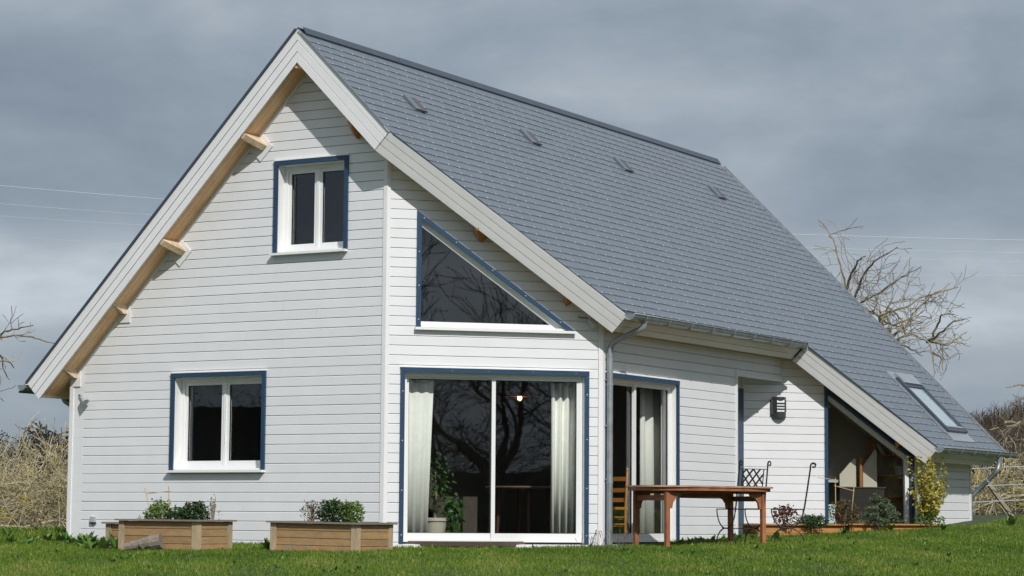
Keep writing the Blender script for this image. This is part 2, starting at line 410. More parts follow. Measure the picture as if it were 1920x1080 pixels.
# diagonal wall with the big sliding door
B_END = 2.105/S2
def Bb(z): return min(B_END-.06, (XR+(ZR-VS-z)/MS)/S2)
DB = (.206, 2.786, -.0, 2.311)
tri_out = Reg(.405, lambda z: .405+(4.403-z)/.7107, 2.85, 4.403)
opB = [rect(DB[0]+.04, DB[1]-.04, -.0, DB[3]-.04), Reg(.44, lambda z: .405+(4.345-z)/.7107, 2.88, 4.32)]
wallB = build_wall(FB, Reg(.05, Bb, -.25, ztop(.05*S2)-.01), opB, .15, .129, extra=[ztop(2.105), ztop((B_END-.06)*S2)])
# side wall with the second door; its cladding runs on over the recess
DC = (2.17, 4.385, .0, 2.311)
C0, C1 = 2.105, 6.385
zc = ztop(2.105)
wallC = build_wall(FC, Reg(C0+.06, lambda z: 8.06 if z > 2.55 else C1-.05, -.25, zc), [rect(DC[0]+.04, DC[1]-.04, -.0, DC[3]-.04)], .127, .1305, extra=[2.55], bodyback=-.2)
# wall behind the recess, with the low glazed bay
def Db(z): return min(5.183, (XR+(ZR-VS-z)/MS)/S2)
SE0, SE1 = 3.665, 5.175
zE = lambda s_: 2.46-.7107*(s_-SE0)
opD = [Reg(SE0+.035, lambda z: min(SE1-.035, SE0+(2.40-z)/.7107), .02, 2.36)]
wallD = build_wall(FD, Reg(2.33, Db, -.1, ztop(2.33*S2)-.02), opD, .128, .1295, extra=[ztop(5.183*S2), zE(SE1)-.06, 1.31, 1.335])
XF = 3.667; FF = Fr((XF, 0, 0), (0, 1, 0), (1, 0, 0))
wallF = build_wall(FF, Reg(9.70, 12.25, -.1, ztop(XF)), [], .128, .1295, bodyback=-.2)
# plain unseen walls that close the volume
mb = MB()
mb.hexa([(-5.38, .0, -.25), (-5.14, .0, -.25), (-5.14, 12.3, -.25), (-5.38, 12.3, -.25), (-5.38, 0, zeL), (-5.14, 0, zeL+.2), (-5.14, 12.3, zeL+.2), (-5.38, 12.3, zeL)])
mb.build('wall', WHITE, house)
mb = MB(); zr_ = 1.2
mb.prism([(-5.38, 12.3, -.25), (XF-.2, 12.3, -.25), (XF-.2, 12.3, ztop(XF-.2)), (XR, 12.3, ZR-VS), (-5.38, 12.3, zeL)], (0, -.24, 0)); mb.build('wall', WHITE, house)
# recess: rear wall with a blue framed door, return wall, ceiling
mb = MB(); mb.box((1.38, 6.385, -.1), (1.62, 7.62, 2.6)); mb.box((1.38, 6.15, -.1), (2.085, 6.383, 2.6)); mb.build('wall', BODY, house)
mb = MB(); mb.box((1.40, 6.20, 2.552), (2.08, 8.0, 2.59)); mb.build('recess_ceiling', WHITE2, house)
rd = MB(); rd.box((1.622, 6.45, .1), (1.66, 7.585, 2.38)); door_r = rd.build('door', BLUE, house)
# the room shells: floor, ceiling, partitions (all one piece, dim)
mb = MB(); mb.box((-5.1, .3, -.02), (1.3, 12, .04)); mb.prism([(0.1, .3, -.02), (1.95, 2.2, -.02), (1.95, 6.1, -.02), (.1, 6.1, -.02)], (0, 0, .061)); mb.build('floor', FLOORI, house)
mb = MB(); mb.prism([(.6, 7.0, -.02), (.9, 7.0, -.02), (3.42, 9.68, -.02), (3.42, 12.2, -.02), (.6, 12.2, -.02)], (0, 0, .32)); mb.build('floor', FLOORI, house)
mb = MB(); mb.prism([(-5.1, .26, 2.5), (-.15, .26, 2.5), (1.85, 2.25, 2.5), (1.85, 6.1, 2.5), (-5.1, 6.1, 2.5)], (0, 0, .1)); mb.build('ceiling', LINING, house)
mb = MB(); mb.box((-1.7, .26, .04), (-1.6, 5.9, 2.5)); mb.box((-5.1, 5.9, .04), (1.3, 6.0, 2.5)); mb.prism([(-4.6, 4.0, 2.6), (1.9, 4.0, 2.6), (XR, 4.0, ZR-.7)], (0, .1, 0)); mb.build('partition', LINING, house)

# corner trims
def trim(fr, a0, a1, z0, z1, d1=.014, name='corner_trim', m_=WHITE2, d0=-.02):
    q = MB(); fr.box(q, a0, a1, d0, d1, z0, z1); return q.build(name, m_, house)
trim(FA, -5.38, -5.38+T_-.003, -.2, zeL+.02); 
q = MB(); q.box((-5.394, -.014, -.2), (-5.382, .06, zeL)); q.build('corner_trim', WHITE2, house)
trim(FA, -T_+.003, .006, -.2, ztop(0)+.03, .012); trim(FB, -.004, .047, -.2, ztop(.03)-.0, .0135)
trim(FB, B_END-.057, B_END+.006, -.2, ztop(2.05)+.02, .012); trim(FC, C0+.004, C0+.057, -.2, zc, .0135)
trim(FC, C1-.047, C1, -.1, 2.60, .014); trim(FC, C1+.003, 8.06, 2.50, 2.552, .012, 'header_trim')
trim(FD, 2.29, 2.327, -.1, 2.55, .012); trim(FF, 9.652, 9.697, -.1, ztop(XF), .013); trim(FF, 12.255, 12.31, -.1, ztop(XF), .013)
# battens under the soffit along the gable
for sg in (-1, 1):
    q = MB(); e_ = .045
    if sg < 0: a = (-5.30, ztop(-5.30)); b = (XR-.02, ztop(XR-.02))
    else: a = (XR+.02, ztop(XR+.02)); b = (-.07, ztop(-.07))
    q.prism([FA.p(a[0], .002, a[1]-e_-.02), FA.p(b[0], .002, b[1]-e_-.02), FA.p(b[0], .002, b[1]), FA.p(a[0], .002, a[1])], (0, -.02, 0)); q.build('soffit_batten', WHITE2, house)

# ---------------- roof
roof = None
def slab(poly, t0, t1, P_=RP): 
    return [P_(x, y, t0) for x, y in poly], [P_(x, y, t1) for x, y in poly]
def ridge_x(t, left=False): return XR-(t*NX if left else -t*NX)
def add_slab(mb, poly, t0, t1, P_):
    n = len(poly)
    def pts(t):
        o = []
        for x, y in poly:
            xx = (ridge_x(t, P_ is LP) if x is None else x); o.append(P_(xx, y, t))
        return o
    a, b = pts(t0), pts(t1)
    mb.add(a+b, [tuple(range(n)), tuple(range(2*n-1, n-1, -1))]+[(i, (i+1) % n, n+(i+1) % n, n+i) for i in range(n)])
E_ = .026
RPOLY = [(None, -OV+E_), (XK-.01, -OV+E_), (XE1-E_*1.2, YE1+.012), (XE1-E_*1.2, YD+E_*1.4), (XE2-E_*1.2, YD+XE2-XE1+.02), (XE2-E_*1.2, YB), (None, YB)]
LPOLY = [(None, -OV+E_), (XL+.01, -OV+E_), (XL+.01, YB), (None, YB)]
mb = MB(); add_slab(mb, RPOLY, .004, SOF-.022, RP); add_slab(mb, LPOLY, .004, SOF-.022, LP)
roof = mb.build('roof', mat('roof_deck', (.07, .06, .05), .9, .2), house)
# slates of the right slope
EXP, SW = .1575, .268
def yl(x):
    if x < XK: return -OV-.008
    if x < XE1+.001: return -OV+.004+(x-XK)*1.0
    return YD+.004+(x-XE1)
cell = []
slope_len = (XE2+.05-XR)*math.hypot(1, MS)
nrow = int(slope_len/EXP)
dx = EXP/math.hypot(1, MS)
SKY = (2.85, 3.87, 10.60, 11.58)      # roof window x0,x1,y0,y1
hooks = []
VENTS = [(-.475, -.262, 1.05, 1.27), (-.475, -.262, 4.24, 4.46), (-.46, -.25, 7.2, 7.42), (-.45, -.235, 10.68, 10.90)]
for i in range(1, nrow+1):
    xlow = XE2+.05-(nrow-i)*dx; xup = max(xlow-dx*1.22, XR+.02)
    if XE1-.2 < xlow < XE1+.06: pass
    y = -OV-.6+(SW/2 if i % 2 else 0)
    while y < YB:
        y0, y1 = y+.001, y+SW-.001; y += SW
        a0, a1 = max(y0, yl(xup)), max(y0, yl(xlow)); b = min(y1, YB+.02)
        # eave 1: rows that pass the gutter line stop at it until the lower verge starts
        if b-min(a0, a1) < .01: continue
        xm = (xup+xlow)/2; ym = (y0+b)/2
        if SKY[0]-.02 < xm < SKY[1]+.06 and SKY[2]-.03 < ym < SKY[3]+.03: continue
        xl_ = xlow
        if b < YD+.05 and xlow > XE1+.03:
            if xup > XE1-.005: continue
            xl_ = XE1+.042
        if a1 > b-.004:
            if a1-a0 < 1e-6: continue
            t_ = (b-.004-a0)/(a1-a0)
            if t_ < .1: continue
            xl_ = xup+(xl_-xup)*t_; a1 = b-.004
        jit = random.uniform(-.003, .003); lift = .014+random.uniform(-.0015, .002)
        cell.append(((xup, xl_+jit*.7), (min(a0, b-.002), min(a1, b-.002)), b, lift))
        if a1 < (y0+y1)/2 < b: hooks.append((xl_+jit*.7, (y0+y1)/2, lift))
def proj_area(c):
    (xa, xb), (a0, a1), b, l = c
    p = RP(xb, (a1+b)/2, -.02); d = (p-CAM).dot(fv)
    sx = 960+4316.6*(p-CAM).dot(r2)/d
    return 0 if not (0 < sx < 1920) else (b-(a0+a1)/2)/d**2
order = sorted(range(len(cell)), key=lambda i: -proj_area(cell[i])); big = set(order[:298])
def slate_mesh(mb, c):
    (xa, xb), (a0, a1), b, l = c
    th = .0068
    p = [RP(xa, a0, -.004), RP(xa, b, -.004), RP(xb, b, -l), RP(xb, a1, -l), RP(xa, a0, .003), RP(xa, b, .003), RP(xb, b, -l+th), RP(xb, a1, -l+th)]
    mb.add(p, [(0, 1, 2, 3), (3, 2, 6, 7), (0, 3, 7, 4), (2, 1, 5, 6)])
rest = MB(); rr = []
for i, c in enumerate(cell):
    rn = min(1, max(0, random.gauss(.5, .22)))
    if i in big:
        q = MB(); slate_mesh(q, c); q.build('slate', SLATE, roof, rnd=[rn]*8)
    else:
        slate_mesh(rest, c); rr += [rn]*8
rest.build('slates', SLATE, roof, kind='stuff', rnd=rr)
hk = MB()
for x, y, l in hooks:
    if random.random() < .10: continue
    k = .0072*random.uniform(.7, 1.25)
    a = RP(x-.014, y-k, -l-.004); b = RP(x-.014, y+k, -l-.004); c = RP(x+.004, y+k, -l-.005); d = RP(x+.004, y-k, -l-.005); e1 = RP(x+.004, y+k, -l+.012); e2 = RP(x+.004, y-k, -l+.012)
    hk.add([a, b, c, d, e1, e2], [(0, 1, 2, 3), (3, 2, 4, 5)])
hk.build('slate_hooks', STEEL, roof, kind='stuff')
# left slope: slates in rows (only their edge shows)
ls_ = MB(); nl = int((XR-XL+.05)*math.hypot(1, MS)/EXP)
for i in range(1, nl+2):
    xlow = XR-i*dx; xup = xlow+dx*1.2
    ls_.add([LP(min(xup, XR), -OV-.02, -.004), LP(min(xup, XR), YB+.02, -.004), LP(xlow, YB+.02, -.019), LP(xlow, -OV-.02, -.019), LP(xlow, YB+.02, -.002), LP(xlow, -OV-.02, -.002), LP(min(xup, XR), -OV-.02, .003)], [(0, 3, 2, 1), (3, 5, 4, 2), (0, 6, 5, 3)])
ls_.build('slate_rows', SLATE, roof, rnd=[.4]*len(ls_.v))
for x_, ya_, yb_ in ((XE1, YE1-.01, YD), (XE2, YD+XE2-XE1-.01, YB)):
    q = MB(); q.hexa([RP(x_-.08, ya_, .003), RP(x_+.035, ya_, .003), RP(x_+.035, yb_, .003), RP(x_-.08, yb_, .003), RP(x_-.08, ya_, -.003), RP(x_+.035, ya_, -.009), RP(x_+.035, yb_, -.009), RP(x_-.08, yb_, -.003)]); q.build('eave_board', ZINCD, roof)
# ridge cap of dark zinc, with a joint
def cap(y0, y1, n_):
    q = MB()
    for P_ in (RP, LP):
        s_ = 1 if P_ is RP else -1
        x1 = XR+s_*.085
        q.add([P_(XR, y0, -.055), P_(XR, y1, -.055), P_(x1, y1, -.036), P_(x1, y0, -.036), P_(x1, y1, -.020), P_(x1, y0, -.020)], [(0, 1, 2, 3), (3, 2, 4, 5), (0, 3, 5)])
    return q.build(n_, ZINCD, roof)
ys_ = [-OV+.06, 2.0, 4.0, 6.0, 8.0, 10.0, YB-.02]
for a, b in zip(ys_[:-1], ys_[1:]): cap(a, b-.012, 'ridge_cap')
# verge strips: thin metal edge over the boards
def strip(pts, m_, name, w_=.022, h_=.02):
    for a, b in zip(pts[:-1], pts[1:]):
        q = MB(); q.bar(a, b, w_, h_, (NX, 0, NZ)); q.build(name, m_, roof)
strip([RP(XR+.02, -OV-.024, -.014), RP(XK, -OV-.024, -.014)], ZINC, 'verge_strip', .012, .016)
strip([RP(XK+.03, -OV+.03, -.002), RP(XE1-.03, YE1+.00, -.002)], ZINCD, 'verge_strip', .012, .014)
strip([RP(XE1+.03, YD+.02, -.004), RP(XE2-.02, YD+XE2-XE1-.01, -.004)], ZINCD, 'verge_strip', .02, .018)
q = MB(); q.bar(LP(XR-.01, -OV-.012, -.014), LP(XL, -OV-.012, -.014), .022, .03, (-NX, 0, NZ)); q.build('verge_strip', ZINCD, roof)
strip([RP(XR+.12, YB+.03, -.03), RP(XE2+.03, YB+.03, -.03)], ZINC, 'verge_strip', .02, .03)

# verge and fascia boards: three boards side by side, V joint between them
FASC = mat('bounce_tinted_fascia', (.80, .73, .68), .5, .05, 5, .1, 50, objvar=.02)  # warm tint puts bounced light from below into the white paint
def facing(P0, P1, inward, name='verge_board', nb=3, th=.022, e0=0, e1=0, P_=RP, ends=None):
    """P0,P1: functions t-> point along the top edge start/end; inward: thickness direction"""
    wv = WB/nb; inw = Vector(inward)*th
    for k in range(nb):
        t0, t1 = k*wv+(.0035 if k else 0), (k+1)*wv-.0025
        ch = .006
        a0, a1 = P0(t0), P1(t0); b0, b1 = P0(t1), P1(t1)
        am0, am1 = P0(t0+ch), P1(t0+ch)
        q = MB()
        v = [a0+inw*.35, a1+inw*.35, am0, am1, b0, b1, b0+inw, b1+inw, a0+inw, a1+inw]
        q.add(v, [(0, 1, 3, 2), (2, 3, 5, 4), (4, 5, 7, 6), (6, 7, 9, 8), (8, 9, 1, 0), (0, 2, 4, 6, 8), (1, 9, 7, 5, 3)])
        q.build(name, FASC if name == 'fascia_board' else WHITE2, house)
# gable, right rake (meets the left one in a plumb mitre at the ridge)
facing(lambda t: Vector((XR+.001, -OV, ZR-t/NZ)), lambda t: RP(XK-.005, -OV, t), (0, 1, 0))
facing(lambda t: Vector((XR-.001, -OV, ZR-t/NZ)), lambda t: LP(XL, -OV, t), (0, 1, 0))
nB_ = Vector((-1, 1, 0))*S2
facing(lambda t: RP(XK+.006, -OV+.004, t), lambda t: RP(XE1, YE1, t), nB_)
facing(lambda t: RP(XE1, YD, t), lambda t: RP(XE2, YD+XE2-XE1, t), nB_)
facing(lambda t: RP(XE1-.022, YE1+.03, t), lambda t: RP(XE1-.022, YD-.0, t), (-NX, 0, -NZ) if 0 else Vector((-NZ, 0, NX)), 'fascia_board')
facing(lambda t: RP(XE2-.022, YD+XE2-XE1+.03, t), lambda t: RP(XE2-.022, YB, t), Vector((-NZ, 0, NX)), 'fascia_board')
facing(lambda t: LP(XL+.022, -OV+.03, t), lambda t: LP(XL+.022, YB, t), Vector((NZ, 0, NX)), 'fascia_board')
# end caps: verge boxes at the foot of the rakes
# soffit planks -------------------------------------------------
def plank_poly(P_, quad, name='soffit_plank', m_=SOFFIT):
    q = MB(); t0, t1 = SOF-.020, SOF
    a = [P_(x, y, t0) for x, y in quad]; b = [P_(x, y, t1) for x, y in quad]; n = len(quad)
    q.add(a+b, [tuple(range(n)), tuple(range(2*n-1, n-1, -1))]+[(i, (i+1) % n, n+(i+1) % n, n+i) for i in range(n)])
    return q.build(name, m_, house)
ny = 4; y0 = -OV+.024; y1 = .0; wv = (y1-y0)/ny
for k in range(ny):
    a, b = y0+k*wv+.002, y0+(k+1)*wv-.002
    plank_poly(LP, [(XR-SOF*NX-.0, a), (XL+.03, a), (XL+.03, b), (XR-SOF*NX-.0, b)])
    plank_poly(RP, [(XR+SOF*NX+.0, a), (XK-.02+SOF*0, a), (XK+a+OV-.05, b), (XR+SOF*NX, b)])
# planks parallel to the wall under the diagonal rakes and behind the eaves (laid along the slope)
def diag_planks(xs, xe, yfun, n, dy0=0):
    for k in range(n):
        a, b = .03+k*.1+.002, .03+(k+1)*.1-.002
        plank_poly(RP, [(xs, yfun(xs)+a*1.414), (xe, yfun(xe)+a*1.414), (xe, yfun(xe)+b*1.414), (xs, yfun(xs)+b*1.414)])
diag_planks(XK+.02, XE1-.03, lambda x: -OV+(x-XK), 5)
diag_planks(XE1-.03, XE2-.03, lambda x: YD+(x-XE1), 5)
for k in range(6):
    a = XE1-.03-k*.09
    plank_poly(RP, [(a-.088, YE1+.3), (a, YE1+.3), (a, YD+.6), (a-.088, YD+.6)])
    a = XE2-.03-k*.09
    if k < 4: plank_poly(RP, [(a-.088, YD+XE2-XE1+.3), (a, YD+XE2-XE1+.3), (a, YB-.05), (a-.088, YB-.05)])
    a = XL+.03+k*.09
    if k < 4: plank_poly(LP, [(a+.088, .004), (a, .004), (a, YB-.05), (a+.088, YB-.05)])
# purlin ends -----------------------------------------------------
def purlin_tilted(xs, sgn, depth=.22, th=.085, P_=LP, yw=.02, m_=BEAM):
    """beam square to the slope, its foot cut in a curve towards the verge"""
    prof = [(yw, 0), (-OV+.03, 0), (-OV+.03, .055), (-OV+.10, .10), (-OV+.20, .155), (-OV+.29, .20), (-.04, .222), (yw, .222)]
    q = MB(); f = []
    xa = xs; xb = xs-sgn*th/math.hypot(1, MS)
    pa = [P_(xa, y, SOF+t) for y, t in prof]; pb = [P_(xb, y, SOF+t) for y, t in prof]; n = len(prof)
    q.add(pa+pb, [tuple(range(n)), tuple(range(2*n-1, n-1, -1))]+[(i, (i+1) % n, n+(i+1) % n, n+i) for i in range(n)])
    return q.build('purlin', m_, house)
def purlin_plumb(x, zt, m_=BEAM, h=.15, th=.08):
    q = MB(); prof = [(.02, 0), (-OV+.03, 0), (-OV+.03, -.04), (-OV+.16, -.085), (-.08, -h), (.02, -h)]
    q.prism([(x, y, zt+z) for y, z in prof], (-th, 0, 0)); return q.build('purlin', m_, house)
def hitA_x(px): pass
purlin_tilted(-2.40, -1); purlin_tilted(-3.77, -1)
def purlin_l(x): purlin_plumb(x, ZR-MS*(XR-x)-SOF/NZ+.03)
purlin_l(-4.37); purlin_l(-5.25)
purlin_tilted(-.10, 1, P_=RP, m_=BEAMO)
# ridge purlin
q = MB(); q.box((XR-.05, -OV+.03, ZR-VS-.10), (XR+.05, .02, ZR-VS+.12)); q.build('purlin', SOFFIT, house)
# white plates behind the purlins
for xs in (-2.40, -3.77):
    q = MB(); c = [LP(xs-.06, -.004, SOF+.0), LP(xs+.095, -.004, SOF+.0), LP(xs+.095, -.004, SOF+.28), LP(xs+.02, -.004, SOF+.28)]
    c = [LP(xs+.10, -.003, SOF+.04), LP(xs-.10, -.003, SOF+.04), LP(xs-.10, -.003, SOF+.29), LP(xs+.10, -.003, SOF+.29)]
    q.prism(c, (0, -.016, 0)); q.build('purlin_plate', WHITE2, house)
for xs in (-4.37, -5.25):
    zt = ZR-MS*(XR-xs)-SOF/NZ; a_ = .10 if xs < -5 else .14
    q = MB(); q.prism([FA.p(xs-a_, .003, zt-.24), FA.p(xs+.05, .003, zt-.24), FA.p(xs+.05, .003, zt+.04), FA.p(xs-a_, .003, zt-a_)], (0, -.016, 0)); q.build('purlin_plate', WHITE2, house)
# purlins under the diagonal rake
def purlin_diag(xs, ywall, yout, th=.10):
    prof = [(.03, 0), (-yout, 0), (-yout, .04), (-yout*.6, .13), (-yout*.35, .19), (-.05, .215), (.03, .215)]
    q = MB(); n = len(prof)
    pa = [RP(xs, ywall+y, SOF+t) for y, t in prof]; pb = [RP(xs-th/math.hypot(1, MS), ywall+y, SOF+t) for y, t in prof]
    q.add(pa+pb, [tuple(range(n)), tuple(range(2*n-1, n-1, -1))]+[(i, (i+1) % n, n+(i+1) % n, n+i) for i in range(n)])
    return q.build('purlin', BEAMO, house)
purlin_diag(1.27, .95, .35); purlin_diag(2.10, 1.84, .30, .07); purlin_diag(3.80, 5.989+3.56, .26, .07)

# ---------------- windows
def screws(fr, pts, parent, d=.031):
    q = MB()
    for a, z in pts:
        c = fr.p(a, d, z); r_ = .0075
        ring = [c+fr.U*r_*math.cos(t)+Vector((0, 0, 1))*r_*math.sin(t) for t in [i*math.pi/3 for i in range(6)]]
        q.add([c+fr.N*.004]+ring, [(0, 1+i, 1+(i+1) % 6) for i in range(6)])
    q.build('screws', STEEL, parent, kind='stuff')
def bx(fr, a0, a1, d0, d1, z0, z1, name, m_, parent):
    q = MB(); fr.box(q, a0, a1, d0, d1, z0, z1); return q.build(name, m_, parent)
def frame_ring(fr, a0, a1, z0, z1, wd, d0, d1, name, m_, parent, bot=None):
    q = MB(); b_ = bot if bot is not None else wd
    fr.box(q, a0, a0+wd, d0, d1, z0, z1); fr.box(q, a1-wd, a1, d0, d1, z0, z1)
    fr.box(q, a0+wd+.0001, a1-wd-.0001, d0+.0005, d1-.0005, z1-wd, z1); fr.box(q, a0+wd+.0001, a1-wd-.0001, d0+.0005, d1-.0005, z0, z0+b_)
    return q.build(name, m_, parent)
TW = .058
def casement(fr, W, name_label, dg=.19):
    a0, a1, z0, z1 = W
    win = bx(fr, a0+.042, a0+.060, -.24, .0, z0+.02, z1-.05, 'window', PVC, house)   # left reveal carries the rest
    bx(fr, a1-.060, a1-.042, -.24, .0, z0+.02, z1-.05, 'reveal', PVC, win)
    bx(fr, a0+.0602, a1-.0602, -.24, .0, z1-.062, z1-.044, 'reveal', PVC, win)
    bx(fr, a0+.0602, a1-.0602, -.24, -.0, z0+.0, z0+.022, 'reveal', PVC, win)
    bx(fr, a0, a0+TW, .001, .030, z0, z1-.001, 'trim_board', BLUE, win); bx(fr, a1-TW, a1, .001, .030, z0, z1-.001, 'trim_board', BLUE, win)
    bx(fr, a0-.001, a1+.001, .0015, .033, z1-TW, z1+.001, 'trim_board', BLUE, win)
    bx(fr, a0-.006, a1+.006, -.005, .040, z1+.002, z1+.014, 'flashing', PVC, win)
    bx(fr, a0-.02, a1-.0, .0005, .085, z0-.035, z0-.004, 'sill', PVC, win)
    i0, i1, j0, j1 = a0+.061, a1-.061, z0+.024, z1-.064
    frame_ring(fr, i0, i1, j0, j1, .05, -dg-.02, -dg+.045, 'frame', PVC, win, .05)
    mid = (i0+i1)/2
    for (b0, b1) in ((i0+.035, mid-.001), (mid+.001, i1-.035)):
        sh = frame_ring(fr, b0, b1, j0+.035, j1-.035, .062, -dg-.03, -dg+.025, 'sash', PVC, win, .07)
        g = bx(fr, b0+.0625, b1-.0625, -dg-.012, -dg-.004, j0+.1055, j1-.0975, 'pane', GLASS, win)
        frame_ring(fr, b0+.0622, b1-.0622, j0+.1052, j1-.0972, .006, -dg-.014, -dg+.01, 'seal', RUBBER, win)
    bx(fr, mid-.022, mid+.022, -dg+.024, -dg+.038, j0+.05, j1-.05, 'cover_strip', PVC, win)
    return win
wa1 = casement(FA, WA1, ''); wa2 = casement(FA, WA2, '')
wa1['label'] = 'wide lower casement window left of the corner'; wa2['label'] = 'narrow upper casement window under the gable peak'
# ball handle of lower window
q = MB(); q.tube([FA.p(-2.72, -.15, 1.35), FA.p(-2.72, -.15, 1.47)], .01, 6); q.build('handle', PVC, wa1)

def slider(fr, W, mull, dg, label, zsill=-.0, ex=0):
    a0, a1, z0, z1 = W
    win = bx(fr, a0+.042, a0+.060, -.24, .0, z0+.02, z1-.05, 'door', PVC, house); win['label'] = label
    bx(fr, a1-.060, a1-.042, -.24, .0, z0+.02, z1-.05, 'reveal', PVC, win)
    bx(fr, a0+.0602, a1-.0602, -.24, .0, z1-.062, z1-.044, 'reveal', WHITE2, win)
    bx(fr, a0, a0+TW, .001, .030, z0, z1-.001, 'trim_board', BLUE, win); bx(fr, a1-TW, a1, .001, .030, z0, z1-.001, 'trim_board', BLUE, win)
    bx(fr, a0-.001, a1+.001, .0015, .033, z1-TW, z1+.001, 'trim_board', BLUE, win)
    bx(fr, a0-.006, a1+.006, -.005, .040, z1+.002, z1+.014, 'flashing', PVC, win)
    i0, i1, j0, j1 = a0+.061, a1-.061, z0+.03, z1-.064
    frame_ring(fr, i0, i1, j0, j1, .045, -dg-.07, -dg+.02, 'frame', PVC, win, .035)
    # left leaf sits behind, right leaf in front
    for k, (b0, b1, d) in enumerate(((i0+.03, mull+.03, -dg-.045), (mull-.03, i1-.03, -dg-.005))):
        frame_ring(fr, b0, b1, j0+.03, j1-.02, .052, d-.02, d+.02, 'sash', PVC, win, .085)
        bx(fr, b0+.0525, b1-.0525, d-.004, d+.004, j0+.1155, j1-.0725, 'pane', GLASS, win)
        frame_ring(fr, b0+.0522, b1-.0522, j0+.1152, j1-.0722, .005, d-.012, d+.012, 'seal', RUBBER, win)
    return win
dB = slider(FB, DB, 1.50, .10, 'big two leaf sliding door with white curtains'); dC = slider(FC, DC, 3.235, .10, 'sliding door behind the downpipe')
screws(FB, [(DB[0]+.03, z) for z in (.12, .7, 1.35, 2.0)]+[(DB[1]-.03, z) for z in (.12, .75, 1.4, 2.0)]+[(a, DB[3]-.03) for a in (.9, 1.4, 2.0, 2.6)], dB)
bx(FB, DB[0]-.02, DB[1]+.02, -.02, .055, -.045, -.003, 'sill', WHITE2, dB)
bx(FC, DC[0]-.02, DC[1]+.02, -.02, .05, -.04, -.003, 'sill', WHITE2, dC)
# triangular window
tri = MB()
def tri_ring(mb, fr, out, inn, d0, d1):
    n = len(out)
    v = [fr.p(a, d, z) for d in (d0, d1) for (a, z) in out]+[fr.p(a, d, z) for d in (d0, d1) for (a, z) in inn]
    f = []
    for i in range(n):
        j = (i+1) % n
        f += [(i, j, n+j, n+i), (2*n+i, 3*n+i, 3*n+j, 2*n+j), (n+i, n+j, 3*n+j, 3*n+i), (i, 2*n+i, 2*n+j, j)]
    mb.add(v, f)
def inset(poly, ds):
    """inset a ccw polygon, edge i by ds[i]"""
    n = len(poly); out = []
    def line(i):
        a = Vector(poly[i]); b = Vector(poly[(i+1) % n]); d = (b-a).normalized(); nrm = Vector((-d.y, d.x)); return a+nrm*ds[i], d
    for i in range(n):
        p, d = line((i-1) % n); q_, e_ = line(i)
        den = d.x*e_.y-d.y*e_.x; t = ((q_.x-p.x)*e_.y-(q_.y-p.y)*e_.x)/den; out.append(tuple(p+d*t))
    return out
T0 = [(.405, 2.85), (.405+(4.403-2.85)/.7107, 2.85), (.405, 4.403)]
T1 = inset(T0, [0, .062, .062])
trw = MB(); tri_ring(trw, FB, inset(T0, [.005, .055, .055]), inset(T0, [.02, .060, .056]), -.24, .0); triw = trw.build('window', PVC, house); triw['label'] = 'triangular window under the sloping eave'
def edge_board(fr, o0, o1, i1_, i0_, d0, d1, name, m_, parent):
    q = MB(); p = [fr.p(a, d0, z) for a, z in (o0, o1, i1_, i0_)]; q.prism(p, fr.N*(d1-d0)); return q.build(name, m_, parent)
edge_board(FB, T0[1], T0[2], T1[2], T1[1], .001, .030, 'trim_board', BLUE, triw)
edge_board(FB, T0[2], T0[0], T1[0], T1[2], .0012, .0302, 'trim_board', BLUE, triw)
T2 = inset(T0, [.02, .060, .060]); T3 = inset(T0, [.080, .125, .068]); T4 = inset(T0, [.085, .14, .128])
q = MB(); tri_ring(q, FB, T2, T3, -.11, -.05); q.build('frame', PVC, triw)
q = MB(); q.prism([FB.p(a, -.080, z) for a, z in T3], FB.N*.008); q.build('pane', GLASS, triw)
bx(FB, .385, T0[1][0]-.0, .0005, .075, 2.812, 2.846, 'sill', PVC, triw)
screws(FB, [(.436, z) for z in (2.95, 3.4, 3.85)]+[(.405+t*2.185+.008, 4.403-t*1.553-.040) for t in (.04, .24, .47, .68, .9)], triw)
# glazed bay of the low wing
E0 = [(SE0, .02), (SE1, .02), (SE1, zE(SE1)), (SE0, zE(SE0))]
E1 = inset(E0, [0, .05, .06, .05])
ew = MB(); tri_ring(ew, FD, inset(E0, [0, .04, .045, .04]), inset(E0, [0.01, .055, .062, .055]), -.24, .0); ewin = ew.build('window', BLUE, house); ewin['label'] = 'tall sloping window of the low wing'
edge_board(FD, E0[3], E0[0], E1[0], E1[3], .001, .030, 'trim_board', BLUE, ewin)
edge_board(FD, E0[1], E0[2], E1[2], E1[1], .001, .030, 'trim_board', BLUE, ewin)
edge_board(FD, E0[2], E0[3], E1[3], E1[2], .0013, .0303, 'trim_board', BLUE, ewin)
E2 = inset(E0, [.02, .06, .066, .058]); E3 = inset(E0, [.08, .115, .115, .062])
q = MB(); tri_ring(q, FD, inset(E0, [.02, .06, .066, .058]), inset(E0, [.08, .125, .135, .062]), -.12, -.05); q.build('frame', PVC, ewin)
q = MB(); q.prism([FD.p(a, -.09, z) for a, z in E3], FD.N*.008); q.build('pane', GLASS, ewin)

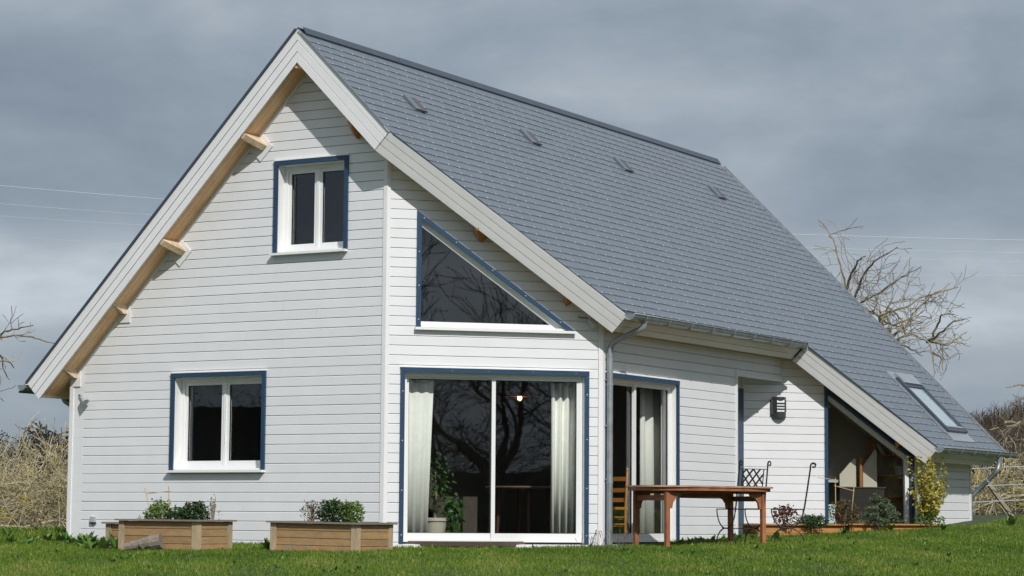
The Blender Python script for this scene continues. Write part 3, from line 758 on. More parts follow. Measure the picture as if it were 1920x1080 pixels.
# ---------------- roof window and vents
def rbox(mb, x0, x1, y0, y1, t0, t1):
    mb.hexa([RP(x0, y0, t1), RP(x1, y0, t1), RP(x1, y1, t1), RP(x0, y1, t1), RP(x0, y0, t0), RP(x1, y0, t0), RP(x1, y1, t0), RP(x0, y1, t0)])
def rb(x0, x1, y0, y1, t0, t1, name, m_, par):
    q = MB(); rbox(q, x0, x1, y0, y1, t0, t1); return q.build(name, m_, par)
x0, x1, y0, y1 = 2.97, 3.85, 10.63, 11.57
sk = rb(2.84, 3.99, 10.58, 11.62, -.022, -.004, 'roof_window', FLASH, house)
rb(x0, x1, y0, y0+.075, -.07, -.018, 'frame', ZINCD, sk); rb(x0, x1, y1-.075, y1, -.07, -.018, 'frame', ZINCD, sk)
rb(x0-.07, x0+.10, y0+.0755, y1-.0755, -.085, -.018, 'hood', FLASH, sk); rb(x0+.101, x0+.14, y0+.0755, y1-.0755, -.06, -.018, 'frame', ZINCD, sk)
rb(x1-.08, x1, y0+.0755, y1-.0755, -.065, -.018, 'frame', ZINCD, sk); rb(x0+.14, x1-.081, y0+.0755, y1-.0755, -.045, -.038, 'pane', GLASS_SKY, sk); rb(x0+.14, x1-.081, y0+.0755, y1-.0755, -.030, -.026, 'blind', mat('pale_blind', (.72, .76, .78), .8), sk)
rb(x1-.075, x1-.05, y0+.1, y1-.1, -.075, -.0655, 'cover_strip', FLASH, sk)
for vx in VENTS:
    v = rb(vx[0], vx[1], vx[2], vx[3], -.045, -.016, 'roof_vent', SLATE, roof)
    q = MB(); rbox(q, vx[0]+.02, vx[1]+.012, vx[2]+.14, vx[3]+.05, -.049, -.030); q.build('vent_grille', VENTM, roof)

# ---------------- gutters and downpipes
def gutter(x, z, y0, y1, name, label, rad=.072):
    n = 10; q = MB(); vs = []
    for y in (y0, y1):
        for r_ in (rad, rad-.004):
            for i in range(n+1):
                a = math.pi+math.pi*i/n; vs.append((x+r_*math.cos(a), y, z+r_*math.sin(a)))
    k = n+1; f = []
    for i in range(n):
        f += [(i, i+1, 2*k+i+1, 2*k+i), (k+i, 3*k+i, 3*k+i+1, k+i+1)]
    q.add(vs, f)
    q.tube([(x+rad+.004, y0-.02, z+.003), (x+rad+.004, y1, z+.003)], .009, 6)
    g = q.build('gutter', ZINC, house, smooth=True); g['label'] = label
    for y in (y0, y1):   # stop ends
        c = MB(); ring = [(x+(rad+.006)*math.cos(math.pi+math.pi*i/n), y-.006 if y == y0 else y+.006, z+(rad+.006)*math.sin(math.pi+math.pi*i/n)) for i in range(n+1)]
        c.prism(ring, (0, .012 if y == y1 else -.012, 0)); c.build('stop_end', ZINC, g)
        c = MB(); c.tube([(p[0], p[1]-.012 if y == y0 else p[1]+.012, p[2]) for p in ring], .006, 6); c.build('rim', ZINC, g)
    return g
def brackets(g, x, z, ys, rad=.072):
    for y in ys:
        q = MB(); q.tube([(x+(rad+.008)*math.cos(math.pi+math.pi*i/8), y, z+(rad+.008)*math.sin(math.pi+math.pi*i/8)) for i in range(9)], .0075, 4)
        q.bar((x+rad, y-.012, z+.006), (x-rad, y-.012, z+.012), .02, .005); q.build('bracket', ZINC, g)
GX, GZ_ = XE1+.075, 3.055
g1_ = gutter(GX, GZ_, 1.86, 7.62, 'gutter', 'upper gutter above the sliding door'); brackets(g1_, GX, GZ_, [2.21, 2.91, 3.6, 4.29, 4.99, 5.68, 6.35, 7.01, 7.50])
G2X, G2Z = XE2+.075, 1.492
g2_ = gutter(G2X, G2Z, 9.32, 12.95, 'gutter', 'low gutter over the yellow shrub'); brackets(g2_, G2X, G2Z, [9.6+.6*i for i in range(6)])
G3X, G3Z = XL-.07, 2.19
g3_ = gutter(G3X, G3Z, -OV-.02, 12.6, 'gutter', 'gutter of the left eave')
def bend(pts, k=5, f_=.35):
    out = [Vector(pts[0])]
    for i in range(1, len(pts)-1):
        a, b, c = map(Vector, pts[i-1:i+2]); r_ = min((b-a).length, (c-b).length)*f_
        p = b+(a-b).normalized()*r_; s_ = b+(c-b).normalized()*r_
        for j in range(k+1):
            t = j/k; out.append(p*(1-t)**2+b*2*t*(1-t)+s_*t*t)
    out.append(Vector(pts[-1])); return out
def pipe(pts, rings, label, r_=.042):
    q = MB(); q.tube(bend(pts), r_, 14, cap=False); p = q.build('downpipe', ZINC, house, smooth=True); p['label'] = label
    for a, d in rings:
        q = MB(); a = Vector(a); d = Vector(d).normalized(); q.tube([a-d*.012, a+d*.012], r_+.005, 14); q.build('collar', ZINC, p)
PX, PY = 2.175, 2.19
pipe([(GX, 2.27, GZ_-.06), (GX-.01, 2.27, 2.90), (PX, PY, 2.70), (PX, PY, 2.35), (PX, PY, g1(PX, PY)-.05)], [((PX, PY, 2.14), (0, 0, 1)), ((PX, PY, .83), (0, 0, 1)), ((PX, PY, 2.53), (0, 0, 1))], 'zinc downpipe left of the sliding side door')
pipe([(G2X, 12.2, G2Z-.06), (G2X-.01, 12.2, 1.30), (G2X-.03, 12.15, 1.18), (3.80, 12.40, .90), (3.62, 12.42, .74), (3.62, 12.42, .1)], [((4.0, 12.25, 1.03), (-.4, .3, -.3))], 'zinc downpipe at the low eave')
pipe([(G3X, .5, G3Z-.06), (G3X, .5, 2.02), (-5.62, .55, 1.84), (-5.44, .6, 1.60), (-5.44, .62, .0)], [], 'dark downpipe at the left corner', .05)
trim(FC, 2.24, 2.26, 1.9, 1.92, .06, 'pipe_clip', ZINC)
for zz in (.86, 1.58, 2.2):
    q = MB(); q.box((2.105, PY-.05, zz), (2.15, PY-.03, zz+.02)); q.build('pipe_clip', ZINC, house)

# door slab and kerb in front of the big door
q = MB(); FB.box(q, .12, 2.95, .004, .34, -.20, -.068); tag(q.build('door_step', CONC), 'low pinkish concrete strip in front of the big sliding door', 'step')

# ---------------- things fixed on the walls
wl = empty('wall_lamp', FD.p(2.88, 0, 1.93)); tag(wl, 'dark grey louvred wall lamp on the recessed white wall', 'wall lamp')
def local_fr(fr, loc): return Fr(fr.O-Vector(loc), fr.U, fr.N)
lf = local_fr(FD, wl.location)
q = MB(); lf.box(q, 2.755, 2.80, .001, .05, 1.99, 2.22); q.build('mount', LAMPM, wl)
q = MB(); n = 9
def arc(z): return [lf.p(2.78+.23*i/n, .03+.085*math.sin(math.pi*i/n), z) for i in range(n+1)]
a, b = arc(1.935), arc(2.262)
q = MB()
for (z0_, z1_) in ((1.935, 2.03), (2.215, 2.262)): q.prism(arc(z0_), (0, 0, z1_-z0_))
q.prism([lf.p(2.78, .03, 2.03), lf.p(2.78, .045, 2.03), lf.p(2.835, .10, 2.03), lf.p(2.835, .03, 2.03)], (0, 0, .185))
q.prism([lf.p(3.01, .03, 2.03), lf.p(3.01, .045, 2.03), lf.p(2.965, .095, 2.03), lf.p(2.965, .03, 2.03)], (0, 0, .185)); q.build('housing', LAMPM, wl)
q = MB(); lf.box(q, 2.835, 2.965, .03, .088, 2.03, 2.215); q.build('diffuser', DIFF, wl)
for k in range(3):
    q = MB(); z_ = 2.073+k*.045; lf.box(q, 2.833, 2.967, .085, .112, z_, z_+.008); q.build('louvre', LAMPM, wl)
so_ = empty('wall_socket', FA.p(-4.9, 0, .24)); tag(so_, 'small grey outdoor socket low on the gable wall', 'socket')
lf = local_fr(FA, so_.location)
q = MB(); lf.box(q, -4.94, -4.86, .001, .045, .25, .325); q.build('cover', GREYM, so_)
q = MB(); lf.box(q, -4.945, -4.855, .001, .035, .225, .249); q.build('base', LAMPM, so_)
def spotlight(fr, a, z, label, sgn=1):
    s_ = empty('spotlight', fr.p(a, 0, z)); tag(s_, label, 'spotlight')
    lf = local_fr(fr, s_.location)
    q = MB(); q.tube([lf.p(a-.16*sgn, .004, z+.07), lf.p(a-.13*sgn, .03, z+.05), lf.p(a-.07*sgn, .06, z+.055), lf.p(a-.03*sgn, .08, z+.03)], .007, 6); q.build('bracket', IRON, s_)
    q = MB(); q.tube([lf.p(a-.05*sgn, .09, z+.035), lf.p(a-.02*sgn, .09, z+.02), lf.p(a+.05*sgn, .10, z-.05)], [.025, .042, .055], 10); q.build('lamp_head', GREYM, s_)
spotlight(FA, -5.07, 1.99, 'small grey spotlight under the left eave')
spotlight(FB, 2.80, 2.98, 'small white spotlight near the eave above the big door')

# ---------------- interiors seen through the glass
def curtain(fr, a0, a1, z0, z1, d, folds, amp, label, taper=0, grp=None):
    n = folds*8; q = MB(); vs = []
    for (zz, k) in ((z1, 0), (z0*.5+z1*.5, 1), (z0, 2)):
        for i in range(n+1):
            t = i/n; a = a0+(a1-a0-taper*k/2)*t
            vs.append(fr.p(a, d+amp*math.sin(t*folds*2*math.pi)*(1+.15*k), zz))
    m_ = n+1; fs = []
    for r_ in range(2):
        for i in range(n): fs.append((r_*m_+i, r_*m_+i+1, (r_+1)*m_+i+1, (r_+1)*m_+i))
    q.add(vs, fs); o = q.build('curtain', CURT, smooth=True)
    sol = o.modifiers.new('s', 'SOLIDIFY'); sol.thickness = .004
    return tag(o, label, 'curtain', grp)
curtain(FB, .33, .72, .13, 2.17, -.28, 3, .010, 'white curtain hanging at the left of the big sliding door', .07)
curtain(FB, 2.36, 2.76, .13, 2.17, -.34, 4, .030, 'folded white curtain hanging at the right of the big sliding door', .03)
curtain(FC, 4.02, 4.80, .13, 2.2, -.42, 3, .035, 'cream curtain inside the sliding side door', -.08)
# potted ficus
LEAF = island_mat('ficus_leaf', [(.02, .06, .015), (.045, .12, .02), (.08, .19, .04)], .4, .5, .15)
def leaves(n, cen, rad, size, flat=1., down=.0, shape=None, rng=random, nz=.6):
    """small two-triangle leaves through a volume; returns verts, faces, rnd"""
    v = []; f = []; r_ = []
    for i in range(n):
        while True:
            p = Vector((rng.uniform(-1, 1), rng.uniform(-1, 1), rng.uniform(-1, 1)))
            if p.length <= 1: break
        p = Vector((p.x*rad[0], p.y*rad[1], p.z*rad[2])); c = Vector(cen)+p
        if shape and not shape(c): continue
        d = Vector((rng.gauss(0, 1), rng.gauss(0, 1), rng.gauss(0, nz)-down)).normalized(); s_ = size*rng.uniform(.6, 1.25)
        x = d.cross(Vector((rng.gauss(0, 1), rng.gauss(0, 1), rng.gauss(0, 1)))).normalized()
        b = len(v); wv = s_*.26*flat
        v += [c, c+d*s_*.5+x*wv+Vector((0, 0, .1*s_)), c+d*s_, c+d*s_*.5-x*wv+Vector((0, 0, .1*s_))]; f += [(b, b+1, b+2, b+3)]
        r_ += [rng.random()]*4
    return v, f, r_
fi = empty('potted_ficus', (FB.p(.83, -.62, .04))); tag(fi, 'green ficus in a cream ribbed pot behind the sliding door glass', 'potted plant')
q = MB(); pr = [(.10, 0), (.115, .01), (.165, .26), (.18, .262), (.182, .30), (.165, .305), (.16, .27)]
nseg = 36; vs = []
for (rr_, zz) in pr:
    for j in range(nseg):
        a = 2*math.pi*j/nseg; k = 1-.018*(j % 2) if .01 < zz < .26 else 1
        vs.append((rr_*k*math.cos(a), rr_*k*math.sin(a), zz))
q.add(vs, [(i*nseg+j, i*nseg+(j+1) % nseg, (i+1)*nseg+(j+1) % nseg, (i+1)*nseg+j) for i in range(len(pr)-1) for j in range(nseg)]+[tuple(range(6*nseg, 7*nseg))]); q.build('pot', POTM, fi)
q = MB(); q.tube([(0, 0, .25), (.01, .01, .6), (0, 0, .95)], [.022, .016, .01], 6); q.build('stem', BARK, fi)
q = MB(); v1, f1, r1 = leaves(230, (.05, 0, .80), (.20, .20, .42), .075, 1.0, .6); v2, f2, r2_ = leaves(170, (.2, .14, .36), (.13, .13, .32), .10, 1.1, 1.0)
q.add(v1, f1); q.add(v2, f2); q.build('foliage', LEAF, fi, rnd=r1+r2_)
# pendant lamp, lit
pe = empty('pendant_lamp', FB.p(2.17, -1.3, 2.03)); tag(pe, 'lit pendant lamp with a wide flat shade inside the big door', 'lamp')
q = MB(); q.lathe([(.20, .0), (.06, .055), (.03, .09), (.028, .09), (.055, .048), (.19, -.003)], 20); q.build('shade', mat('lamp_shade', (.55, .25, .12), .5), pe)
q = MB(); q.tube([(0, 0, .08), (0, 0, .42)], .006, 6); q.build('cord', IRON, pe)
BULB = bpy.data.materials.new('bulb'); BULB.use_nodes = True
BULB.node_tree.nodes['Principled BSDF'].inputs['Emission Color'].default_value = (1, .5, .2, 1); BULB.node_tree.nodes['Principled BSDF'].inputs['Emission Strength'].default_value = 14
q = MB(); q.lathe([(.001, -.06), (.026, -.045), (.032, -.02), (.018, .01), (.001, .02)], 10); q.build('bulb', BULB, pe)
# round dining table and back of an armchair inside
dt = empty('dining_table', FB.p(2.35, -1.7, .04)); tag(dt, 'round brown table standing in the dim room behind the big door', 'table')
q = MB(); q.lathe([(.55, .72), (.56, .735), (.55, .75), (.01, .75)], 28); q.build('tabletop', mat('brown_top', (.16, .11, .08), .3), dt)
for a in (.7, 2.3, 3.8, 5.4):
    q = MB(); q.tube([(.35*math.cos(a), .35*math.sin(a), .72), (.38*math.cos(a), .38*math.sin(a), 0)], [.03, .02], 8); q.build('leg', mat('dark_leg', (.08, .04, .025), .5), dt)
ar = empty('armchair', FB.p(1.25, -1.9, .04)); tag(ar, 'dim brown armchair in the room behind the big door', 'armchair')
FABR = mat('brown_fabric', (.09, .075, .06), .9, .2)
q = MB(); q.box((-.33, -.3, .15), (.33, .3, .42)); q.build('seat', FABR, ar)
q = MB(); q.hexa([(-.33, .25, .42), (.33, .25, .42), (.33, .4, .42), (-.33, .4, .42), (-.26, .36, 1.05), (.26, .36, 1.05), (.26, .46, 1.05), (-.26, .46, 1.05)]); q.build('backrest', FABR, ar)
for s_ in (-1, 1):
    q = MB(); q.box((s_*.36-.05, -.3, .1), (s_*.36+.05, .35, .6)); q.build('armrest', FABR, ar)
ar.rotation_euler = (0, 0, math.radians(150))
# ladder-back chair inside the side door
lc = empty('ladderback_chair', (1.22, 3.86, .04), math.radians(-15)); tag(lc, 'orange pine ladder-back chair behind the side door glass', 'chair')
PINEO = mat('orange_pine', (.62, .27, .05), .4, .15)
for sx in (-.2, .2):
    q = MB(); q.tube([(sx, .2, 0), (sx, .2, .45), (sx, .24, .98)], .019, 8); q.lathe([(.012, 0), (.024, .02), (.02, .045), (.004, .055)], 8, (sx, .24, .98)); q.build('leg', PINEO, lc)
    q = MB(); q.tube([(sx, -.2, 0), (sx, -.2, .46)], .019, 8); q.build('leg', PINEO, lc)
for z_ in (.88, .72, .58):
    q = MB(); q.box((-.2, .215, z_-.035), (.2, .235, z_+.025)); q.build('slat', PINEO, lc)
for z_ in (.2, .3):
    q = MB(); q.tube([(-.2, .2, z_), (.2, .2, z_)], .01, 6); q.tube([(-.2, -.2, z_), (.2, -.2, z_)], .01, 6); q.tube([(-.2, -.2, z_+.03), (-.2, .2, z_+.03)], .01, 6); q.tube([(.2, -.2, z_+.03), (.2, .2, z_+.03)], .01, 6); q.build('stretcher', PINEO, lc)
q = MB(); q.box((-.22, -.22, .44), (.22, .22, .475)); q.build('seat', PINEO, lc)
# study behind the sloping window
q = MB(); q.prism([FD.p(3.2, -.95, .05), FD.p(5.9, -.95, .05), FD.p(5.9, -.95, ztop(5.9*S2-.67)-.02), FD.p(3.5, -.95, ztop(3.5*S2-.67)-.02), FD.p(3.2, -.95, 2.4)], FD.N*.05); tag(q.build('wall', mat('study_wall', (.38, .31, .24), .9, .12), house))
q = MB(); FD.box(q, 3.35, 3.45, -.90, -.26, .05, 2.4); q.build('partition', LINING, house)
q = MB(); add_slab(q, [(2.2, 8.6), (4.05, 9.9), (4.05, 12.1), (2.2, 12.1)], SOF+.002, SOF+.02, RP); q.build('ceiling', SOFFIT, house)
bk = empty('bookshelf', FD.p(5.25, -.7, .3)); tag(bk, 'open pine bookshelf inside the sloping window', 'bookshelf')
lf = local_fr(FD, bk.location)
for (a, z1_) in ((4.76, 1.66), (5.42, 1.2)):
    q = MB(); lf.box(q, a, a+.045, -.88, -.62, .3, z1_); q.build('side_panel', WALNUT, bk)
for z_ in (1.38, 1.06, .72):
    q = MB(); lf.box(q, 4.72, 5.46, -.89, -.61, z_, z_+.025); q.build('shelf', WALNUT, bk)
def book(a, z, w_, h_, lean, col, lab, d0=-.80, name='book', cat='book'):
    o = empty(name, FD.p(a, d0, z)); tag(o, lab, cat)
    U = FD.U; q = MB(); le = U*lean
    p = [Vector((0, 0, 0)), U*w_, U*w_+FD.N*.14, FD.N*.14]
    q.hexa(p+[t+le+Vector((0, 0, h_)) for t in p]); q.build('cover', mat('cover_'+name, col, .5), o)
    q = MB(); p2 = [U*.005+FD.N*.141, U*(w_-.005)+FD.N*.141, U*(w_-.005)+FD.N*.143, U*.005+FD.N*.143]; q.hexa(p2+[t+le+Vector((0, 0, h_-.004)) for t in p2]); q.build('pages', mat('pages', (.8, .78, .7), .8), o)
book(4.92, 1.405, .03, .17, -.10, (.25, .6, .4), 'green book leaning on the top shelf'); book(4.98, 1.405, .02, .16, -.12, (.8, .8, .75), 'white book leaning behind the green one')
book(5.10, 1.405, .03, .10, 0, (.6, .12, .06), 'small red box standing on the top shelf', name='small_box', cat='box'); book(5.20, 1.405, .05, .06, 0, (.2, .45, .1), 'low green box on the top shelf', name='small_box', cat='box')
book(5.22, 1.025, .10, .20, -.02, (.65, .75, .78), 'pale blue folder box on the middle shelf', name='folder_box', cat='box')
pst = MB(); FD.box(pst, 4.42, 4.46, -.42, -.37, .3, 1.35); FD.box(pst, 4.35, 4.53, -.46, -.33, .296, .32); tag(pst.build('pine_stand', WALNUT), 'single orange pine post standing behind the sloping window', 'stand')
for (a0_, a1_, z1_, la_) in ((4.10, 4.38, 1.34, 'left pale board added as a sunlight patch behind the sloping window beside the pine post'), (4.50, 4.74, 1.48, 'right pale board added as a sunlight patch behind the sloping window beside the bookshelf')):  # added pale boards stand in for patches of sunlight in the study
    q = MB(); q.prism([FD.p(a0_, -.46, .33), FD.p(a1_, -.46, .33), FD.p(a1_, -.46, z1_-.02), FD.p(a1_-.03, -.46, z1_), FD.p(a0_, -.46, z1_-.27)], FD.N*.02); tag(q.build('sun_patch_board', mat('sun_patch_paint', (.66, .60, .50), .7)), la_, 'board')
ca_ = empty('dark_panel', FD.p(4.4, -.4, .3)); tag(ca_, 'added low dark panel for the darkness inside the sloping window', 'dark_panel'); lf = local_fr(FD, ca_.location)  # added dark block for the darkness low in the window; covers the boards
q = MB(); lf.box(q, 4.06, 4.82, -.44, -.34, .31, .86); q.build('body', mat('dark_panel_paint', (.035, .03, .028), .5), ca_)
q = MB(); lf.box(q, 4.04, 4.84, -.445, -.325, .861, .88); q.build('top', mat('dark_panel_top', (.10, .07, .05), .5), ca_)
dk = empty('desk', FD.p(3.95, -.6, .3)); tag(dk, 'pale desk in the study behind the sloping window', 'desk'); lf = local_fr(FD, dk.location)
q = MB(); lf.box(q, 3.5, 4.3, -.88, -.50, .95, .985); q.build('desktop', mat('pale_desk', (.6, .65, .66), .5), dk)
for a in (3.53, 4.24):
    q = MB(); lf.box(q, a, a+.04, -.86, -.53, .3, .949); q.build('leg', mat('desk_leg', (.5, .52, .55), .4, metal=.4), dk)
q = MB(); FD.box(q, 3.74, 4.0, -.46, -.40, .15, .60); tag(q.build('storage_box', mat('pale_blue', (.62, .78, .80), .5)), 'pale blue storage box low behind the sloping window glass', 'box')
mo = empty('monitor', FD.p(3.85, -.75, .985)); tag(mo, 'dark computer screen on the study desk', 'monitor'); lf = local_fr(FD, mo.location)
q = MB(); lf.box(q, 3.62, 4.05, -.78, -.75, 1.05, 1.30); q.build('screen', RUBBER, mo)
q = MB(); lf.box(q, 3.82, 3.87, -.79, -.76, .986, 1.06); lf.box(q, 3.75, 3.94, -.84, -.68, .986, .995); q.build('foot', GREYM, mo)

# ================================================================== garden things
# ---- oval hardwood table
TL = Vector((3.10, 2.06)); AX = Vector((.493, .870)).normalized(); WY = Vector((AX.y, -AX.x))
tg = .035
tb = empty('garden_table', (TL.x, TL.y, tg)); tag(tb, 'oval reddish hardwood garden table in front of the side door', 'table')
def tp(a, b, z): return Vector((AX.x*a+WY.x*b, AX.y*a+WY.y*b, z))
def tbar(a0, b0, a1, b1, z0, z1, wd):
    q = MB(); d = Vector((a1-a0, b1-b0)).normalized(); n_ = Vector((-d.y, d.x))*wd/2
    p = [(a0-n_.x, b0-n_.y), (a1-n_.x, b1-n_.y), (a1+n_.x, b1+n_.y), (a0+n_.x, b0+n_.y)]
    q.hexa([tp(x, y, z0) for x, y in p]+[tp(x, y, z1) for x, y in p]); return q
LX, LW = 1.55, .75
for (a, b, dz) in ((0, 0, 0), (0, -LW, 0), (LX, 0, .05), (LX, -LW, .05)):
    q = MB(); s_ = .029; zt = .735
    q.hexa([tp(a-s_, b-s_, dz-.05), tp(a+s_, b-s_, dz-.05), tp(a+s_, b+s_, dz-.05), tp(a-s_, b+s_, dz-.05), tp(a-s_, b-s_, zt), tp(a+s_, b-s_, zt), tp(a+s_, b+s_, zt), tp(a-s_, b+s_, zt)]); q.build('leg', TEAK, tb)
    # curved bracket along the length
    sg = 1 if a == 0 else -1
    pr = [(0, .0), (.19, .0), (.17, -.035), (.10, -.06), (.05, -.12), (.035, -.20), (0, -.2)]
    q = MB(); q.prism([tp(a+sg*(.036+x), b-.018, .655+z) for x, z in pr], tp(0, .036, 0)); q.build('brace', TEAK, tb)
for a in (0, LX): tbar(a, -.04, a, -LW+.04, .56, .63, .03).build('end_rail', TEAK, tb)
for b in (0, -LW): tbar(.04, b, LX-.04, b, .655, .72, .026).build('rail', TEAK, tb)
tbar(.35, -.3, 1.1, -.3, .60, .65, .18).build('extension_leaf', TEAK, tb)
# slatted oval top
ca, cb, ra, rb_ = LX/2, -LW/2, 1.05, .58
ns_ = 9; wv = 2*rb_/ns_
def half(b): t = abs(b-cb)/rb_; return ra*(max(0, 1-t**3.2))**(1/2.6)
for k in range(ns_):
    b0, b1 = cb-rb_+k*wv+.003, cb-rb_+(k+1)*wv-.003
    q = MB(); P2 = []
    m_ = 4
    for i in range(m_+1): b = b0+(b1-b0)*i/m_; P2.append((ca+half(b), b))
    for i in range(m_, -1, -1): b = b0+(b1-b0)*i/m_; P2.append((ca-half(b), b))
    q.prism([tp(x, y, .735) for x, y in P2], (0, 0, .022)); q.build('slat', TEAKTOP, tb)
# rim under the slats
q = MB(); P2 = [(ca+ra*.985*math.copysign(abs(math.cos(t))**.75, math.cos(t)), cb+rb_*.97*math.copysign(abs(math.sin(t))**.75, math.sin(t))) for t in [2*math.pi*i/40 for i in range(40)]]
P3 = [(ca+(x-ca)*.955, cb+(y-cb)*.93) for x, y in P2]; n = 40
q.add([tp(x, y, z) for z in (.690, .734) for x, y in P2]+[tp(x, y, z) for z in (.690, .734) for x, y in P3],
      [f for i in range(n) for f in ((i, (i+1) % n, n+(i+1) % n, n+i), (2*n+i, 3*n+i, 3*n+(i+1) % n, 2*n+(i+1) % n), (i, 2*n+i, 2*n+(i+1) % n, (i+1) % n))]); q.build('rim', TEAK, tb)

# ---- wrought iron chairs
def iron_chair(label):
    c = empty('iron_chair', (0, 0, 0)); tag(c, label, 'chair', 'wrought iron garden chairs')
    W_, D_, zs = .23, .22, .46
    for sx in (-W_, W_):
        q = MB()
        arc_ = [(sx, D_*math.cos(a), zs-.26*math.sin(a)) for a in [math.pi*i/16 for i in range(17)]]
        q.tube(arc_, .0085, 6)
        q.tube([(sx, (D_+.01)*math.cos(a), -.01+.215*math.sin(a)) for a in [math.pi*i/14 for i in range(15)]], .0085, 6)
        q.tube([(sx, -D_*1.0, zs), (sx, D_, zs)], .008, 6)
        for sy in (-.11, .11): q.tube([(sx, sy, .235), (sx, sy*.75, .20), (sx, sy, .165)], .006, 5)
        q.build('side_frame', IRON, c)
        q = MB(); pts = [(sx, D_, zs-.04), (sx, D_+.02, zs+.05), (sx, D_+.06, zs+.30), (sx, D_+.10, zs+.56)]
        cx_, cz_ = D_+.145, zs+.575
        for i in range(15):
            a = math.pi-i*.42; rr_ = .042*(1-i*.045); pts.append((sx, cx_+rr_*math.cos(a), cz_+.03+rr_*math.sin(a)))
        q.tube(pts, [.011]*4+[.0115-.0003*i for i in range(15)], 6); q.build('back_post', IRON, c)
    for y in (-D_, D_):
        q = MB(); q.tube([(-W_, y, zs), (W_, y, zs)], .008, 6); q.build('seat_rail', IRON, c)
    q = MB(); q.tube([(-W_, 0, .2), (W_, 0, .2)], .007, 6); q.build('stretcher', IRON, c)
    # lattice panel
    q = MB()
    def bp(x, h): return Vector((x, D_+.06+h*.16, zs+.30+h))
    z0_, z1_ = -.03, .235
    for h in (z0_, z1_): q.bar(bp(-W_, h), bp(W_, h), .012, .010)
    for x in (-.17, .17): q.bar(bp(x, z0_), bp(x, z1_), .012, .008, (0, 1, 0))
    xs_ = [-.17, -.0567, .0567, .17]
    for sgn in (1, -1):
        for x0_ in (-.227, -.1133, 0, .1133):
            for (ha, hb) in ((0, .5), (.5, 1)):
                pass
            a0 = x0_; a1 = x0_+.227
            if sgn < 0: a0, a1 = a1, a0
            # clip to the panel
            t0 = 0; t1 = 1
            dxx = a1-a0
            for lim, s_ in ((-.17, 1), (.17, -1)):
                for _ in (0,):
                    va, vb = (a0-lim)*s_, (a1-lim)*s_
                    if va < 0: t0 = max(t0, va/(va-vb))
                    if vb < 0: t1 = min(t1, va/(va-vb))
            if t1-t0 < .1: continue
            k0 = bp(a0+dxx*t0, z0_+(z1_-z0_)*t0); k1 = bp(a0+dxx*t1, z0_+(z1_-z0_)*t1)
            q.bar(k0, k1, .022, .006, (0, 1, 0))
    q.build('lattice', IRON, c)
    q = MB(); q.bar(bp(-.17, z0_+.012), bp(.17, z0_+.012), .006, .05, (0, 0, 1)); q.build('lower_band', IRON, c)
    return c
ch1 = iron_chair('black wrought iron chair with lattice back turned to the table end')
ch1.location = (3.56, 3.34, .03)
ch2 = copy_tree(ch1); ch2['label'] = 'black wrought iron chair seen side on, right of the table'
ch2.location = (3.76, 4.46, .035)
def face(o, back):   # local +y is the back of the chair
    o.rotation_euler = (0, 0, math.atan2(-back[0], back[1]))
rxy = Vector((.862, .507)); fxy = Vector((-.507, .862))
face(ch1, tuple(rxy*.48-fxy*.877)); face(ch2, (.915, .403))

POSTW = mat('greyed_post', (.50, .38, .24), .8, 0, 6, .3, 30, col2=(.34, .26, .17), stretch=(5, 5, 1), objvar=.1)
# ---- wooden planter boxes
def planter(label, x0, y0, sx, sy, z0, ztop_, rows=4, tilt=0, wood=PLANT_W, rimm=PLANT_R, post=.088, grp=None, cat='planter', rz=0, mid=()):
    p = empty('planter_box', (x0, y0, z0), rz); tag(p, label, cat, grp); p.rotation_euler = (0, tilt, rz)
    H = ztop_-z0-.022; ph = H/rows
    for k in range(rows):
        a, b = k*ph+.003, (k+1)*ph-.003
        for (u0, v0, u1, v1) in ((post, .012, sx-post, .034), (post, sy-.034, sx-post, sy-.012), (.012, post, .034, sy-post), (sx-.034, post, sx-.012, sy-post)):
            q = MB(); q.box((u0, v0, a), (u1, v1, b)); q.build('plank', wood, p)
    for u in (0, sx-post):
        for v in (0, sy-post):
            q = MB(); q.box((u, v, -.08), (u+post, v+post, H-.001)); q.build('post', wood if wood is CEDAR else POSTW, p)
    for u in mid:
        q = MB(); q.box((u, -.002, -.08), (u+post, .05, H-.001)); q.build('post', wood, p)
    o_ = .04; wd = .10
    for (u0, v0, u1, v1) in ((-o_, -o_, sx+o_, wd-o_), (-o_, sy+o_-wd, sx+o_, sy+o_), (-o_, wd-o_+.001, wd-o_, sy+o_-wd-.001), (sx+o_-wd, wd-o_+.001, sx+o_, sy+o_-wd-.001)):
        q = MB(); q.box((u0, v0, H), (u1, v1, H+.022)); q.build('rim_board', rimm, p)
    q = MB(); q.box((.036, .036, H*.3), (sx-.036, sy-.036, H-.03)); q.build('soil', SOIL, p)
    return p
G_ = 'treated pine planter boxes on the lawn'
planter('long wooden planter box with a log leaning on it, under the lower window', -2.46, -2.36, 1.26, .72, -.09, .305, 4, .004, grp=G_)
planter('lower wooden planter corner showing behind the left planter box', -3.02, -1.95, .9, .7, -.10, .262, 4, 0, grp=G_)
planter('wooden planter box at the house corner beside the big sliding door', -.42, -1.90, 1.30, .80, -.085, .295, 4, .012, grp=G_)
# long cedar planters before the low wing
def long_planter(label, P0, P1, depth, z0, z1, rows=2):
    d = (Vector(P1)-Vector(P0)); ln = d.length; rz = math.atan2(d.y, d.x)
    return planter(label, P0[0], P0[1], ln, depth, z0, z1, rows, 0, CEDAR, CEDAR, .06, 'low cedar planters before the wing', 'planter', rz)
long_planter('low orange planter behind the iron chairs', (2.36, 6.60), (3.16, 8.00), .42, .03, .292)
long_planter('low orange planter holding the yellow shrub', (3.22, 8.06), (4.10, 9.62), .42, .08, .300)

